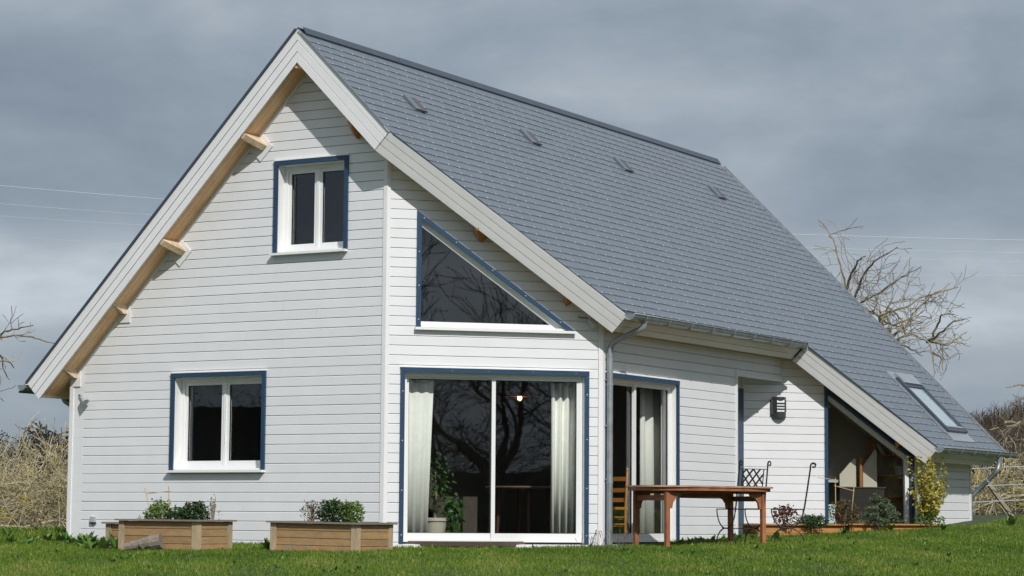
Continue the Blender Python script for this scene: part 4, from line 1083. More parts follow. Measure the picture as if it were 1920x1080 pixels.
# ---- plants
G_DK = island_mat('dark_leaf', [(.014, .035, .012), (.036, .08, .022), (.07, .14, .04)], .45, .4, .15)
G_LT = island_mat('light_leaf', [(.05, .095, .014), (.12, .20, .03), (.22, .31, .06)], .5, .35, .2)
G_RD = island_mat('red_leaf', [(.04, .012, .010), (.12, .032, .026), (.19, .08, .06)], .5, .35, .1)
G_YL = island_mat('yellow_leaf', [(.16, .19, .02), (.38, .34, .03), (.60, .50, .08), (.68, .58, .20)], .55, .3, .2)
G_BL = island_mat('grey_green_needle', [(.05, .085, .04), (.11, .16, .08), (.19, .24, .14)], .6, .3, .1)
G_BR = island_mat('brown_twig_leaf', [(.05, .03, .015), (.12, .07, .03), (.10, .12, .04)], .7, .2, .1)
def plant(name, label, loc, mtl, n, rad, size, zc, stems=6, stem_h=None, grp=None, flat=1., extra=None, down=0., cat='plant'):
    p = empty(name, loc); tag(p, label, cat, grp)
    q = MB(); h = stem_h or zc+rad[2]*.6
    tips = []
    for i in range(stems):
        a = random.uniform(0, 6.28); rr_ = random.uniform(.2, 1)
        tip = Vector((rad[0]*.85*rr_*math.cos(a), rad[1]*.85*rr_*math.sin(a), h*random.uniform(.75, 1.1)))
        mid_ = Vector((tip.x*.35+random.uniform(-.02, .02), tip.y*.35, h*.5)); q.tube([(tip.x*.08, tip.y*.08, -.02), mid_, tip], [.006, .0045, .0025], 4, cap=False); tips.append((mid_, tip))
    q.build('stems', BARK, p, kind='stuff')
    if n > 60: n = int(n*2.6); rad = tuple(q_*1.12 for q_ in rad); zc *= 1.12
    v, f, r_ = leaves(n, (0, 0, zc), rad, size, flat, down)
    for m_, t in tips:
        for _ in range(max(2, n//(stems*6))):
            k = random.uniform(.2, 1.05); c = m_.lerp(t, k)
            v2, f2, r3 = leaves(1, c, (.02, .02, .02), size, flat, down); b = len(v); v += v2; f += [tuple(b+i for i in g) for g in f2]; r_ += r3
    q = MB(); q.add(v, f); q.build('foliage', mtl, p, rnd=r_)
    if extra:
        v, f, r_ = leaves(*extra[1:]); q = MB(); q.add(v, f); q.build('tips', extra[0], p, kind='stuff', rnd=r_)
    return p
gs = 'small shrubs in the left planter'; gs2 = 'small shrubs in the corner planter'; gs3 = 'plants in the low planters'
zp = .24
plant('flowering_shrub', 'bushy light green shrub at the left end of the left planter', (-2.08, -2.02, zp), G_LT, 260, (.17, .15, .12), .045, .12, 6, .30, gs)
plant('leafy_shrub', 'low dark green bush in the middle of the left planter', (-1.78, -2.0, zp), G_DK, 260, (.16, .16, .10), .045, .10, 5, .2, gs)
plant('leafy_shrub', 'dark green bush with dark red tips in the left planter', (-1.52, -2.0, zp), G_DK, 420, (.19, .16, .12), .042, .12, 5, .25, gs, extra=(G_RD, 70, (0, 0, .235), (.13, .09, .05), .05, 1.2))
plant('twiggy_plant', 'sparse twiggy plant at the right end of the left planter', (-1.24, -2.0, zp), G_DK, 34, (.15, .1, .16), .03, .17, 12, .34, gs)
plant('leafy_shrub', 'small dark sprigs at the far left end of the left planter', (-2.28, -2.05, zp), G_DK, 50, (.09, .09, .06), .04, .08, 5, .16, gs)
plant('twiggy_plant', 'reddish bare twigs at the left end of the corner planter', (.0, -1.58, zp), G_BR, 110, (.16, .12, .13), .035, .15, 14, .30, gs2)
plant('leafy_shrub', 'dense dark green bush in the middle of the corner planter', (.30, -1.56, zp), G_DK, 520, (.18, .16, .15), .042, .13, 7, .31, gs2)
plant('leafy_shrub', 'light green loose bush at the right of the corner planter', (.52, -1.5, zp), G_LT, 330, (.16, .14, .14), .040, .13, 8, .30, gs2)
plant('red_leaved_plant', 'reddish brown leafy plant behind the iron chair', (2.62, 6.98, .24), G_RD, 70, (.17, .15, .13), .06, .17, 8, .3, gs3, 1.3, extra=(G_BR, 120, (0, 0, .10), (.17, .15, .12), .05, 1.2))
plant('leafy_shrub', 'low green bush right of the red leaved plant', (2.86, 7.42, .24), G_DK, 330, (.22, .2, .09), .045, .07, 7, .18, gs3)
plant('rose_bush', 'thin rose bush with coral flowers at the bamboo trellis', (3.16, 7.98, .24), G_BR, 230, (.24, .2, .19), .045, .20, 12, .42, gs3, extra=(island_mat('coral_petal', [(.5, .07, .05), (.7, .15, .1)], .6, .2, .2), 26, (-.12, 0, .18), (.1, .08, .08), .045, 1.6))
# conifer cuttings
cf = empty('young_conifer', (3.54, 8.46, .24)); tag(cf, 'grey green young conifer with an upright leader', 'conifer', gs3)
v = []; f = []; r_ = []; q = MB(); q.tube([(0, 0, -.05), (.0, 0, .3), (-.05, -.02, .52)], [.012, .009, .004], 5)
for i in range(46):
    t = random.random()**.9; a = random.uniform(0, 6.28); L_ = .42*(1-t*.85)+.04; b0 = Vector((0, 0, .04+t*.44)); e1 = b0+Vector((math.cos(a)*L_, math.sin(a)*L_, .05*L_-.04+.25*L_*t))
    q.tube([b0, e1], [.004, .002], 3, cap=False)
    for j in range(int(44*L_/.2)+10):
        c = b0.lerp(e1, random.uniform(.1, 1)); v2, f2, r3 = leaves(1, c, (.014, .014, .014), .046, .6); b = len(v); v += v2; f += [tuple(b+k for k in g) for g in f2]; r_ += r3
for j in range(120):
    c = Vector((0, 0, .3)).lerp(Vector((-.05, -.02, .54)), random.random()); v2, f2, r3 = leaves(1, c, (.015, .015, .015), .05, .5); b = len(v); v += v2; f += [tuple(b+k for k in g) for g in f2]; r_ += r3
q.build('stem', BARK, cf); q = MB(); q.add(v, f); q.build('needles', G_BL, cf, rnd=r_)
# yellow shrub
ys = empty('yellow_shrub', (3.97, 9.42, .22)); tag(ys, 'tall airy shrub with yellow leaves before the white low wall', 'shrub')
q = MB(); v = []; f = []; r_ = []; v_g = []; f_g = []; r_g = []
for i in range(42):
    a = random.uniform(0, 6.28); sp = random.uniform(.05, .38); h = random.uniform(.55, 1.12)-.35*max(0, sp-.25)
    lean = Vector((math.cos(a), math.sin(a), 0)); p0 = lean*.04; p1 = lean*sp*.45+Vector((0, 0, h*.5)); p2 = lean*sp+Vector((random.uniform(-.05, .05), 0, h))
    q.tube([p0, p1, p2], [.007, .005, .002], 4, cap=False)
    for j in range(64):
        t = random.uniform(.25, 1.05); c = p0*(1-t)**2+p1*2*t*(1-t)+p2*t*t
        tgt = (v_g, f_g, r_g) if c.z < .25 or random.random() < .08 else (v, f, r_)
        v2, f2, r3 = leaves(1, c, (.035, .035, .03), .052, 1.25); b = len(tgt[0]); tgt[0].extend(v2); tgt[1].extend([tuple(b+k for k in g) for g in f2]); tgt[2].extend(r3)
v2, f2, r3 = leaves(420, (0, 0, .12), (.3, .26, .14), .05); b = len(v_g); v_g += v2; f_g += [tuple(b+k for k in g) for g in f2]; r_g += r3
q.build('stems', BARK, ys); q = MB(); q.add(v, f); q.build('foliage', G_YL, ys, rnd=r_); q = MB(); q.add(v_g, f_g); q.build('lower_leaves', G_LT, ys, rnd=r_g)
# bamboo trellises
def trellis(label, pts, bars_):
    t = empty('bamboo_trellis', pts[0][0]); tag(t, label, 'trellis', 'bamboo plant supports'); o_ = Vector(pts[0][0])
    for a, b in pts: q = MB(); q.tube([Vector(a)-o_, Vector(b)-o_], .007, 6); q.build('cane', BAMBOO, t)
    for a, b in bars_: q = MB(); q.tube([Vector(a)-o_, Vector(b)-o_], .0055, 6); q.build('crosspiece', BAMBOO, t)
trellis('thin bamboo trellis rising from the left planter', [((-2.20, -2.0, .24), (-2.34, -2.0, .70)), ((-1.955, -1.98, .24), (-1.97, -1.98, .725))], [((-2.33, -1.995, .625), (-1.93, -1.985, .66))])
trellis('pale bamboo trellis beside the rose bush', [((3.02, 7.98, .24), (3.02, 7.98, 1.0)), ((3.14, 8.28, .24), (3.20, 8.30, .92))], [((2.80, 7.80, 1.0), (3.06, 8.0, .96)), ((3.0, 7.97, .88), (3.2, 8.3, .80))])
# log
lg = MB(); pts = []; rad = []
for i in range(8):
    t = i/7; pts.append((.44*t, .16*t, .05+.085*t)); rad.append(.060+.040*t+random.uniform(-.006, .006))
lg.tube(pts, rad, 12); lo = lg.build('log', DEADW); lo.location = (-2.14, -2.60, -.10); tag(lo, 'weathered grey log leaning against the left planter box', 'log')
# small dark molehill / stone beside it
# ---- broad leaved weeds along the house foot
WEED = island_mat('broad_weed', [(.045, .10, .02), (.09, .19, .03), (.16, .28, .06)], .5, .3, .2)
v = []; f = []; r_ = []
def rosette(x, y, n, size):
    z = g1(x, y)
    for i in range(n):
        a = random.uniform(0, 6.28); s_ = size*random.uniform(.6, 1.2); el_ = random.uniform(.25, 1.2); d = Vector((math.cos(a)*math.cos(el_), math.sin(a)*math.cos(el_), math.sin(el_)))
        x_ = Vector((-math.sin(a), math.cos(a), 0))*s_*.2; c = Vector((x, y, z)); b = len(v)
        v.extend([c, c+d*s_*.45+x_, c+d*s_+Vector((0, 0, -.12*s_)), c+d*s_*.45-x_]); f.append((b, b+1, b+2, b+3)); k = random.random(); r_.extend([k]*4)
for i in range(26): rosette(random.uniform(-5.6, -2.5), random.uniform(-1.6, -.2), 10, .17)
for i in range(14): rosette(random.uniform(-7.5, -5.4), random.uniform(-.5, 3), 10, .2)
rosette(-2.75, -2.3, 14, .20); rosette(-2.60, -2.25, 9, .26); rosette(-2.95, -2.3, 14, .17); rosette(-3.3, -2.0, 14, .17); rosette(-1.85, -2.62, 10, .13); rosette(-.72, -1.5, 16, .2); rosette(-.9, -1.3, 12, .17); rosette(-1.05, -1.4, 8, .12)
for t in (.4, .9, 1.2, 1.75, 2.5): rosette(.2+t*S2+.3, t*S2-.3, 6, .09)
for i in range(16): rosette(2.35+random.uniform(0, .5), random.uniform(3.6, 6.4), 7, .13)
for i in range(60): rosette(random.uniform(-4, 9), random.uniform(-5.5, -2.2), 7, .075)
for i in range(40): rosette(random.uniform(3, 8), random.uniform(-1.5, 6), 7, .085)
rosette(3.75, 8.35, 14, .2); rosette(5.1, 10.1, 16, .24); rosette(4.4, 8.9, 10, .16); rosette(3.4, 7.4, 8, .15); rosette(3.1, 5.6, 9, .16)
q = MB(); q.add(v, f); wd_ = q.build('broad_leaved_weeds', WEED, kind='stuff', rnd=r_); tag(wd_, 'broad leaved weeds growing along the foot of the house and in the lawn', 'weeds')
# dry lavender stems before the side door
q = MB()
for i in range(46):
    x, y = 2.55+random.uniform(-.25, .35), 1.25+random.uniform(-.3, .35); z = g1(x, y); l_ = random.uniform(.12, .26); dx_ = random.uniform(-.06, .08); dy_ = random.uniform(-.05, .05)
    q.tube([(x, y, z), (x+dx_*.6, y+dy_*.6, z+l_*.7), (x+dx_, y+dy_, z+l_)], [.0025, .002, .005], 3, cap=False)
lav = q.build('dry_stems', mat('dry_stem', (.20, .15, .15), .9, .3), kind='stuff'); tag(lav, 'thin dry flower stems standing before the downpipe', 'dry stems')

# ---- lawn blades
GRASS = island_mat('grass_blade', [(.054, .110, .008), (.094, .180, .013), (.142, .230, .020), (.210, .272, .040), (.37, .32, .13)], .55, .3, .25)
def blades(n, x0, x1, y0, y1, hmin, hmax, keep, wd=.0045, seed=3):
    rg = np.random.default_rng(seed); X = rg.uniform(x0, x1, n); Y = rg.uniform(y0, y1, n); k = keep(X, Y); X, Y = X[k], Y[k]; n = len(X); Z = gz(X, Y)-.006
    pn = (np.sin(X*1.9+1.3*np.sin(Y*1.2))*np.sin(Y*2.3+X*.7)+np.sin(X*5.1+Y*3.3)*.5)/1.5
    h = (hmin+(hmax-hmin)*rg.random(n)**1.3)*(1+.28*pn)*np.where(rg.random(n) < .03, 1.5, 1); a = rg.uniform(0, 2*np.pi, n); ln = rg.uniform(.1, .75, n)*h
    dx_, dy_ = np.cos(a)*ln, np.sin(a)*ln; ww = wd*rg.uniform(.7, 1.5, n)
    # blades face roughly sideways to their lean
    b = rg.uniform(0, 2*np.pi, n); wx, wy_ = np.cos(b)*ww, np.sin(b)*ww
    V = np.empty((n, 5, 3))
    V[:, 0] = np.c_[X-wx, Y-wy_, Z]; V[:, 1] = np.c_[X+wx, Y+wy_, Z]
    V[:, 2] = np.c_[X+wx*.8+dx_*.35, Y+wy_*.8+dy_*.35, Z+h*.6]; V[:, 3] = np.c_[X-wx*.8+dx_*.35, Y-wy_*.8+dy_*.35, Z+h*.6]
    V[:, 4] = np.c_[X+dx_, Y+dy_, Z+h]
    i = np.arange(n)*5
    F = np.concatenate([np.c_[i, i+1, i+2], np.c_[i, i+2, i+3], np.c_[i+3, i+2, i+4]])
    pat = .46+.30*pn+.20*np.sin(X*.8+2)*np.cos(Y*.9)+.10*np.sin(X*7.3+np.sin(Y*5))*np.sin(Y*6.1)+.05*np.clip((-Y-X*.0)/6, 0, 1)
    R_ = np.clip(pat*.66+rg.normal(0, .17, n)+.08, 0, .93); R_ = np.where(rg.random(n) < .03+.14*np.clip(pn, 0, 1)**2, .97, R_)
    return V.reshape(-1, 3), F, np.repeat(R_, 5)
def infront(X, Y, lim=.25, dmin=21.5):
    dx_, dy_ = X-CAM.x, Y-CAM.y
    dep = dx_*fxy.x*1.0+dy_*fxy.y; lat = dx_*rxy.x+dy_*rxy.y
    inview = (np.abs(lat/dep) < lim) & (dep > dmin)
    house_ = ((X > -5.38) & (X < 0) & (Y > 0)) | ((X >= 0) & (X < 2.12) & (Y > X)) | ((X >= 2.1) & (Y > X+5.989) & (X < 4.4))
    return inview & ~house_ & (Y < 16)
V, F, R_ = blades(950000, -12, 12, -11, 13, .018, .052, infront, .0038)
V2, F2, R2 = blades(60000, -14, -5.4, -3, 12, .06, .15, infront, .007, 5)
V3, F3, R3 = blades(900000, -20, 22, -18, 18, .025, .06, lambda X, Y: infront(X, Y, .46, 14) & ~infront(X, Y), .0075, 8)
F2 = np.r_[F2, F3+len(V2)]; V2 = np.r_[V2, V3]; R2 = np.r_[R2, R3]
F2 = F2+len(V); V = np.r_[V, V2]; F = np.r_[F, F2]; R_ = np.r_[R_, R2]
go = np_mesh('grass', V, F, GRASS, rnd=R_, kind='stuff'); tag(go, 'short green lawn grass in front of the house', 'grass')

# ================================================================== trees, hedges, hills
def grow(rg, segs, p, d, ln, rad, lvl, maxl, spread, up, kids, crook, minr=.003):
    n = max(3, int(ln/.22)) if lvl < 2 else 4
    pts = [p.copy()]; rs = [rad]; dd = d.copy(); end_r = rad*(.55 if lvl < maxl else .3)
    for i in range(n):
        dd = (dd+Vector((rg.gauss(0, crook), rg.gauss(0, crook), rg.gauss(0, crook)+up*.12))).normalized()
        pts.append(pts[-1]+dd*ln/n); rs.append(max(minr, rad+(end_r-rad)*(i+1)/n))
    segs.append((pts, rs, lvl))
    if lvl >= maxl: return
    for k in range(kids[lvl]):
        t = rg.uniform(.25, 1.0) if k else 1.0
        i = min(n-1, int(t*n)); q = pts[i].lerp(pts[i+1], t*n-i if t < 1 else 1)
        ax = Vector((rg.gauss(0, 1), rg.gauss(0, 1), rg.gauss(0, 1))); ax = (ax-dd*ax.dot(dd)).normalized()
        loc_d = (pts[min(i+1, n)]-pts[i]).normalized()
        an = rg.uniform(.45, 1.0)*spread if k else rg.uniform(.05, .35)
        nd = (loc_d*math.cos(an)+ax*math.sin(an)).normalized()
        grow(rg, segs, q, nd, ln*rg.uniform(.5, .82), max(minr, rs[i+1]*rg.uniform(.5, .75)), lvl+1, maxl, spread, up, kids, crook, minr)
def bare_tree(name, label, loc, h, rad, seed, mtl, maxl=5, kids=(3, 3, 3, 3, 2, 0), spread=1.0, up=.35, crook=.16, lean=(0, 0, 1), trunk_h=.25, grp=None, cat='tree', minr=.004):
    rg = random.Random(seed); t = empty(name, loc); tag(t, label, cat, grp)
    segs = []; grow(rg, segs, Vector((0, 0, -.1)), Vector(lean).normalized(), h*trunk_h, rad, 0, maxl, spread, up, kids, crook, minr)
    a = MB(); b = MB()
    for pts, rs, l in segs:
        (a if l == 0 else b).tube(pts, rs, 8 if l == 0 else (5 if l < 3 else 3), cap=False)
    a.build('trunk', mtl, t); b.build('crown', mtl, t); return t
def pix(px, py, dep):
    v = (r2*(px-960)-u2*(py-540)+fv*4316.6); return CAM+v*(dep/4316.6)
gt = 'bare orchard trees behind the house'
def limb_tree(name, label, limbs, dep, seed, twigs, grp=gt, r0=.033, tl=.5, trunkn=1, mtl=BARK):
    """main limbs laid out one by one, spurs and twigs grown along them"""
    rg = random.Random(seed); base = pix(limbs[0][0][0], limbs[0][0][1], dep); t = empty(name, base); tag(t, label, 'tree', grp)
    a = MB(); b = MB()
    for k, lb in enumerate(limbs):
        off0 = rg.uniform(-.3, .3) if k >= trunkn else 0; off1 = rg.uniform(-1.8, 1.8) if k >= trunkn else 0; n = len(lb)
        ctrl = [pix(x, y, dep+off0+(off1-off0)*i/(n-1))-base for i, (x, y) in enumerate(lb)]
        pts = []
        for i in range(n-1):
            for q in range(4):
                p = ctrl[i].lerp(ctrl[i+1], q/4)
                if i or q: p += Vector((rg.gauss(0, .012), rg.gauss(0, .02), rg.gauss(0, .012)))
                pts.append(p)
        pts.append(ctrl[-1]); m_ = len(pts)
        ra = r0*3.2 if k < trunkn else r0*rg.uniform(.8, 1.1); rb2 = r0*1.6 if k < trunkn else .009
        rs = [ra+(rb2-ra)*i/(m_-1) for i in range(m_)]
        (a if k < trunkn else b).tube(pts, rs, 7 if k < trunkn else 5, cap=False)
        L_ = sum((pts[i+1]-pts[i]).length for i in range(m_-1))
        for _ in range(int(L_*twigs*.62)):
            f_ = rg.uniform(.05 if k >= trunkn else .6, 1)**1.5; i = min(m_-2, int(f_*(m_-1))); p = pts[i].lerp(pts[i+1], rg.random()); d = (pts[i+1]-pts[i]).normalized()
            ax = Vector((rg.gauss(0, 1), rg.gauss(0, 1), rg.gauss(0, 1))); ax = (ax-d*ax.dot(d)).normalized(); an = rg.uniform(.5, 1.4)
            nd = d*math.cos(an)+ax*math.sin(an); segs = []
            grow(rg, segs, p, nd, tl*rg.uniform(.3, 1.3)*(1.25-.75*f_), max(.0072, rs[i]*.36), 4 if f_ > .45 else 3, 6, 1.1, .25, (0, 0, 0, 2, 2, 1, 0), .17, .0058)
            for pp, rr_, l in segs: b.tube(pp, rr_, 3, cap=False)
    a.build('trunk', mtl, t); b.build('crown', mtl, t); return t
limb_tree('bare_tree', 'crooked bare tree rising behind the right roof edge', [
    [(1640, 985), (1652, 850), (1640, 740), (1658, 640), (1650, 590)],
    [(1650, 592), (1612, 575), (1590, 548), (1577, 497), (1562, 450), (1547, 425), (1534, 411)],
    [(1584, 560), (1595, 515), (1608, 489), (1623, 480)], [(1600, 565), (1622, 508), (1645, 485), (1683, 463)],
    [(1600, 575), (1650, 548), (1690, 520), (1727, 500)], [(1645, 592), (1700, 575), (1733, 555), (1770, 546), (1796, 538)],
    [(1665, 640), (1700, 605), (1723, 575), (1752, 550), (1782, 530)], [(1655, 620), (1680, 637), (1710, 627), (1740, 640), (1749, 668), (1754, 700)],
    [(1742, 640), (1775, 646), (1795, 635), (1813, 622)], [(1746, 640), (1758, 607), (1766, 589), (1790, 589)], [(1738, 642), (1768, 620), (1792, 600)],
    [(1660, 640), (1655, 600), (1668, 570), (1690, 562), (1712, 560)], [(1700, 630), (1690, 600), (1672, 580), (1640, 565)], [(1650, 600), (1675, 610), (1705, 598), (1730, 606)],
    [(1746, 660), (1764, 668), (1768, 695)], [(1655, 630), (1700, 650), (1730, 668)]], 48, 5, 9, tl=.42)
limb_tree('bare_tree', 'bare tree at the right edge of the photo', [
    [(2010, 990), (2000, 900), (1985, 820), (1990, 740)], [(1985, 820), (1940, 788), (1920, 792), (1885, 800), (1856, 806)], [(1915, 793), (1882, 790), (1872, 774)],
    [(1990, 860), (1950, 838), (1920, 826), (1897, 822), (1878, 833)], [(1990, 760), (1940, 728), (1915, 722), (1886, 727)], [(1990, 740), (1960, 640), (1930, 560)], [(1985, 800), (1950, 760), (1925, 770)],
    [(1960, 850), (1925, 868), (1900, 862)], [(1990, 745), (2040, 640), (2060, 560)]], 44, 9, 4, tl=.36)
limb_tree('bare_tree', 'bare tree at the left edge of the photo', [
    [(-110, 1000), (-105, 880), (-90, 760), (-70, 690)], [(-75, 720), (-40, 650), (0, 628), (30, 616), (62, 610)], [(-10, 632), (40, 629), (75, 636), (104, 644)], [(-80, 740), (-30, 690), (2, 668), (6, 690), (18, 712)],
    [(-60, 700), (-20, 680), (14, 676), (26, 690)], [(-90, 780), (-40, 745), (-8, 738), (6, 752)], [(-70, 700), (-90, 600), (-60, 500)]], 40, 14, 4, r0=.022, tl=.28)
# thicket of pale branches, left and right of the house
CANE = mat('pale_cane', (.52, .47, .31), .85, 0, 9, .3, 50, col2=(.30, .25, .16), spot=((.55, .45, .10), 4, .58))
def thicket(label, cx, cy, ux, uy, length, depth, hgt, n, seed):
    rg = random.Random(seed); t = empty('thicket', (cx, cy, g1(cx, cy))); tag(t, label, 'thicket', kind='stuff')
    b = MB()
    for i in range(n):
        s_ = rg.uniform(-.5, .5)*length; w_ = rg.uniform(-.5, .5)*depth
        p = Vector((ux*s_-uy*w_, uy*s_+ux*w_, 0)); p.z = g1(cx+p.x, cy+p.y)-t.location.z
        segs = []; an = rg.uniform(0, 6.28); el_ = rg.uniform(.15, 1.35)
        grow(rg, segs, p, Vector((math.cos(an)*math.cos(el_), math.sin(an)*math.cos(el_), math.sin(el_))), hgt*rg.uniform(.4, .85), rg.uniform(.013, .026), 0, 3, 1.15, -.22, (5, 3, 2, 0), .13, .0056)
        for pts, rs, l in segs: b.tube(pts, rs, 3, cap=False)
    for i in range(int(n*.10)):      # long arching canes
        s_ = rg.uniform(-.6, .5)*length; w_ = rg.uniform(-.6, 0)*depth; p = Vector((ux*s_-uy*w_, uy*s_+ux*w_, rg.uniform(0, .5)*hgt)); sg = rg.choice((-1, 1)); pts = [p]
        d = Vector((ux*sg, uy*sg, rg.uniform(.2, .7))).normalized()
        for k in range(9): d = (d+Vector((rg.gauss(0, .08), rg.gauss(0, .08), -.11+rg.gauss(0, .05)))).normalized(); pts.append(pts[-1]+d*.26)
        b.tube(pts, [.034-.0030*k for k in range(10)], 5, cap=False)
        for k in range(2, 9):
            segs = []; grow(rg, segs, pts[k], Vector((rg.gauss(0, 1), rg.gauss(0, 1), rg.gauss(.4, 1))).normalized(), .4, .010, 1, 3, 1.1, 0, (0, 3, 3, 0), .2, .005)
            for pp, rs, l in segs: b.tube(pp, rs, 3, cap=False)
    o = b.build('branches', CANE, t); o['kind'] = 'stuff'
    v = []; f = []; r_ = []
    for i in range(22):
        s_ = rg.uniform(-.5, .5)*length; w_ = rg.uniform(-.5, .5)*depth; p = Vector((ux*s_-uy*w_, uy*s_+ux*w_, rg.uniform(.1, .75)*hgt))
        v2, f2, r3 = leaves(110, p, (.17, .17, .13), .045, .8, 0, None, rg); bb = len(v); v += v2; f += [tuple(bb+k for k in g) for g in f2]; r_ += r3
    q = MB(); q.add(v, f); o = q.build('lichen_tufts', G_YL, t, rnd=r_); o['kind'] = 'stuff'
    return t
c_ = pix(55, 970, 42)
thicket('tangled pale thicket with yellow tufts left of the house', c_.x, c_.y, rxy.x, rxy.y, 2.9, 4.2, 1.45, 88, 5)
c_ = pix(1915, 970, 44.5)
thicket('tangled dry brush right of the house behind the wire fence', c_.x, c_.y, rxy.x, rxy.y, 2.6, 3.0, 1.1, 60, 8)
# broken wire fence on the right
fe = empty('wire_fence', (5.4, 14.2, g1(5.4, 14.2))); tag(fe, 'old wire fence with a leaning grey post right of the house', 'fence')
q = MB(); A = pix(1852, 905, 41)-fe.location; B = pix(1900, 972, 41)-fe.location; q.bar(A, B, .10, .06); q.build('post', GREYW, fe)
for (ya, yb) in ((879, 871), (912, 906), (942, 934)):
    q = MB(); A = pix(1822, ya, 41)-fe.location; B = pix(2150, yb-10, 40)-fe.location; q.tube([A, A.lerp(B, .35)+Vector((0, 0, -.01)), B], .0075, 5); q.build('wire', WIRE, fe)
# dark shrubbery silhouettes
DKF = island_mat('far_dark_twigs', [(.035, .030, .028), (.055, .048, .042), (.075, .066, .052)], .95, .1)
def blob_tree(label, loc, w_, h, n, seed, grp='far dark leafless trees', size=.28, base=.1):
    rg = random.Random(seed); t = empty('far_tree', loc); tag(t, label, 'tree', grp)
    q = MB(); q.tube([(0, 0, -.5), (.1, 0, h*.4), (0, .1, h*.75)], [w_*.05, w_*.03, .04], 5); q.build('trunk', BARKD, t)
    v, f, r_ = [], [], []
    for k in range(9):
        c = (rg.uniform(-.42, .42)*w_, rg.uniform(-.3, .3)*w_, h*rg.uniform(.3, .82)); rr_ = rg.uniform(.16, .3)
        v2, f2, r3 = leaves(n//9, c, (w_*rr_, w_*rr_, h*rr_*.9), size, .45, 0, None, rg); b = len(v); v += v2; f += [tuple(b+i for i in g) for g in f2]; r_ += r3
    q = MB(); q.add(v, f); q.build('crown', DKF, t, rnd=r_); return t
def grd(px, dep): p = pix(px, 900, dep); return (p.x, p.y, g1(p.x, p.y)-.2)
for i, (px, dep, h, w_) in enumerate(((28, 118, 5.0, 4.0), (-30, 120, 4.6, 4.4), (72, 112, 4.0, 3.6), (112, 108, 3.0, 3.6), (160, 112, 3.0, 4.4))):
    blob_tree(['roundest dark far tree at the left edge', 'dark far tree cut by the left edge', 'low dark far tree left of the house', 'lowest dark far bush touching the house corner', 'dark far tree hidden behind the house corner'][i], grd(px, dep), w_, h, 4200, 40+i, size=.24)
# wooded hillside on the right
HILL = mat('hillside', (.060, .052, .042), 1, 0, .12, 0, col2=(.035, .032, .028))
v = []; nx, nyy = 40, 14
for i in range(nx):
    for j in range(nyy):
        px = 1500+i*26; dep = 120+j*9; p = pix(px, 975, dep); t = j/(nyy-1); rise = min(1, max(0, (px-1500)/290)); zz = .3+(7.9+1.5*min(1, max(0, (px-1800)/150)))*math.sin(min(1, t*1.15)*math.pi/2)*(.35+.65*rise)+.25*math.sin(i*.9)*t
        v.append((p.x, p.y, zz if j else -1))
q = MB(); q.add(v, [(i*nyy+j, (i+1)*nyy+j, (i+1)*nyy+j+1, i*nyy+j+1) for i in range(nx-1) for j in range(nyy-1)]); hl = q.build('hill', HILL, kind='structure', smooth=True)
hv = v[:]
rg = random.Random(77); v = []; f = []; r_ = []
for k in range(4200):
    i = rg.uniform(0, nx-1.01); j = rg.uniform(.3, nyy-1.01)**1.0; a, b = int(i), int(j); fi_, fj = i-a, j-b
    def hp(x, y): return Vector(hv[x*nyy+y])
    p = hp(a, b).lerp(hp(a+1, b), fi_).lerp(hp(a, b+1).lerp(hp(a+1, b+1), fi_), fj); h = rg.uniform(1.0, 2.1)
    k0 = rg.random()
    def lin(p0, p1, w0):
        s_ = Vector((rxy.x, rxy.y, 0))*w0; b_ = len(v); v.extend([p0-s_, p0+s_, p1+s_*.3, p1-s_*.3]); f.append((b_, b_+1, b_+2, b_+3)); r_.extend([k0]*4)
    tip = p+Vector((rg.gauss(0, .15), rg.gauss(0, .15), h)); lin(p, tip, rg.uniform(.02, .05))
    for _ in range(7):
        t = rg.uniform(.2, .95); s_ = p.lerp(tip, t); lin(s_, s_+Vector((rg.gauss(0, .38), rg.gauss(0, .38), rg.uniform(.15, .6))), .022)
q = MB(); q.add(v, f); fw = q.build('far_woodland', island_mat('woodland_twigs', [(.035, .028, .022), (.075, .058, .042), (.14, .115, .085)], 1, .05), kind='stuff', rnd=r_); tag(fw, 'leafless brown woodland covering the hillside on the right', 'woodland')
def scrub(label, c, length, h, n, seed):
    rg = random.Random(seed); t = empty('scrub', (c.x, c.y, g1(c.x, c.y)-.1)); tag(t, label, 'scrub', kind='stuff'); v, f, r_ = [], [], []
    for i in range(n):
        a = rg.uniform(-.5, .5)*length; p = Vector((rxy.x*a, rxy.y*a, 0))+Vector((fxy.x, fxy.y, 0))*rg.uniform(-1.2, 1.2); p.z = rg.random()**1.1*h*(1+.2*math.sin(a*1.7)+.12*math.sin(a*5))
        v2, f2, r3 = leaves(1, p, (.05, .05, .05), .30, .35, 0, None, rg); b = len(v); v += v2; f += [tuple(b+k for k in g) for g in f2]; r_ += r3
    q = MB(); q.add(v, f); o = q.build('twigs', DKF, t, rnd=r_); o['kind'] = 'stuff'
scrub('low dark brown scrub behind the pale thicket at the left', pix(40, 970, 54), 12, 2.1, 20000, 3)
scrub('low dark brown scrub behind the wire fence at the right', pix(1960, 970, 60), 9, 1.9, 9000, 4)
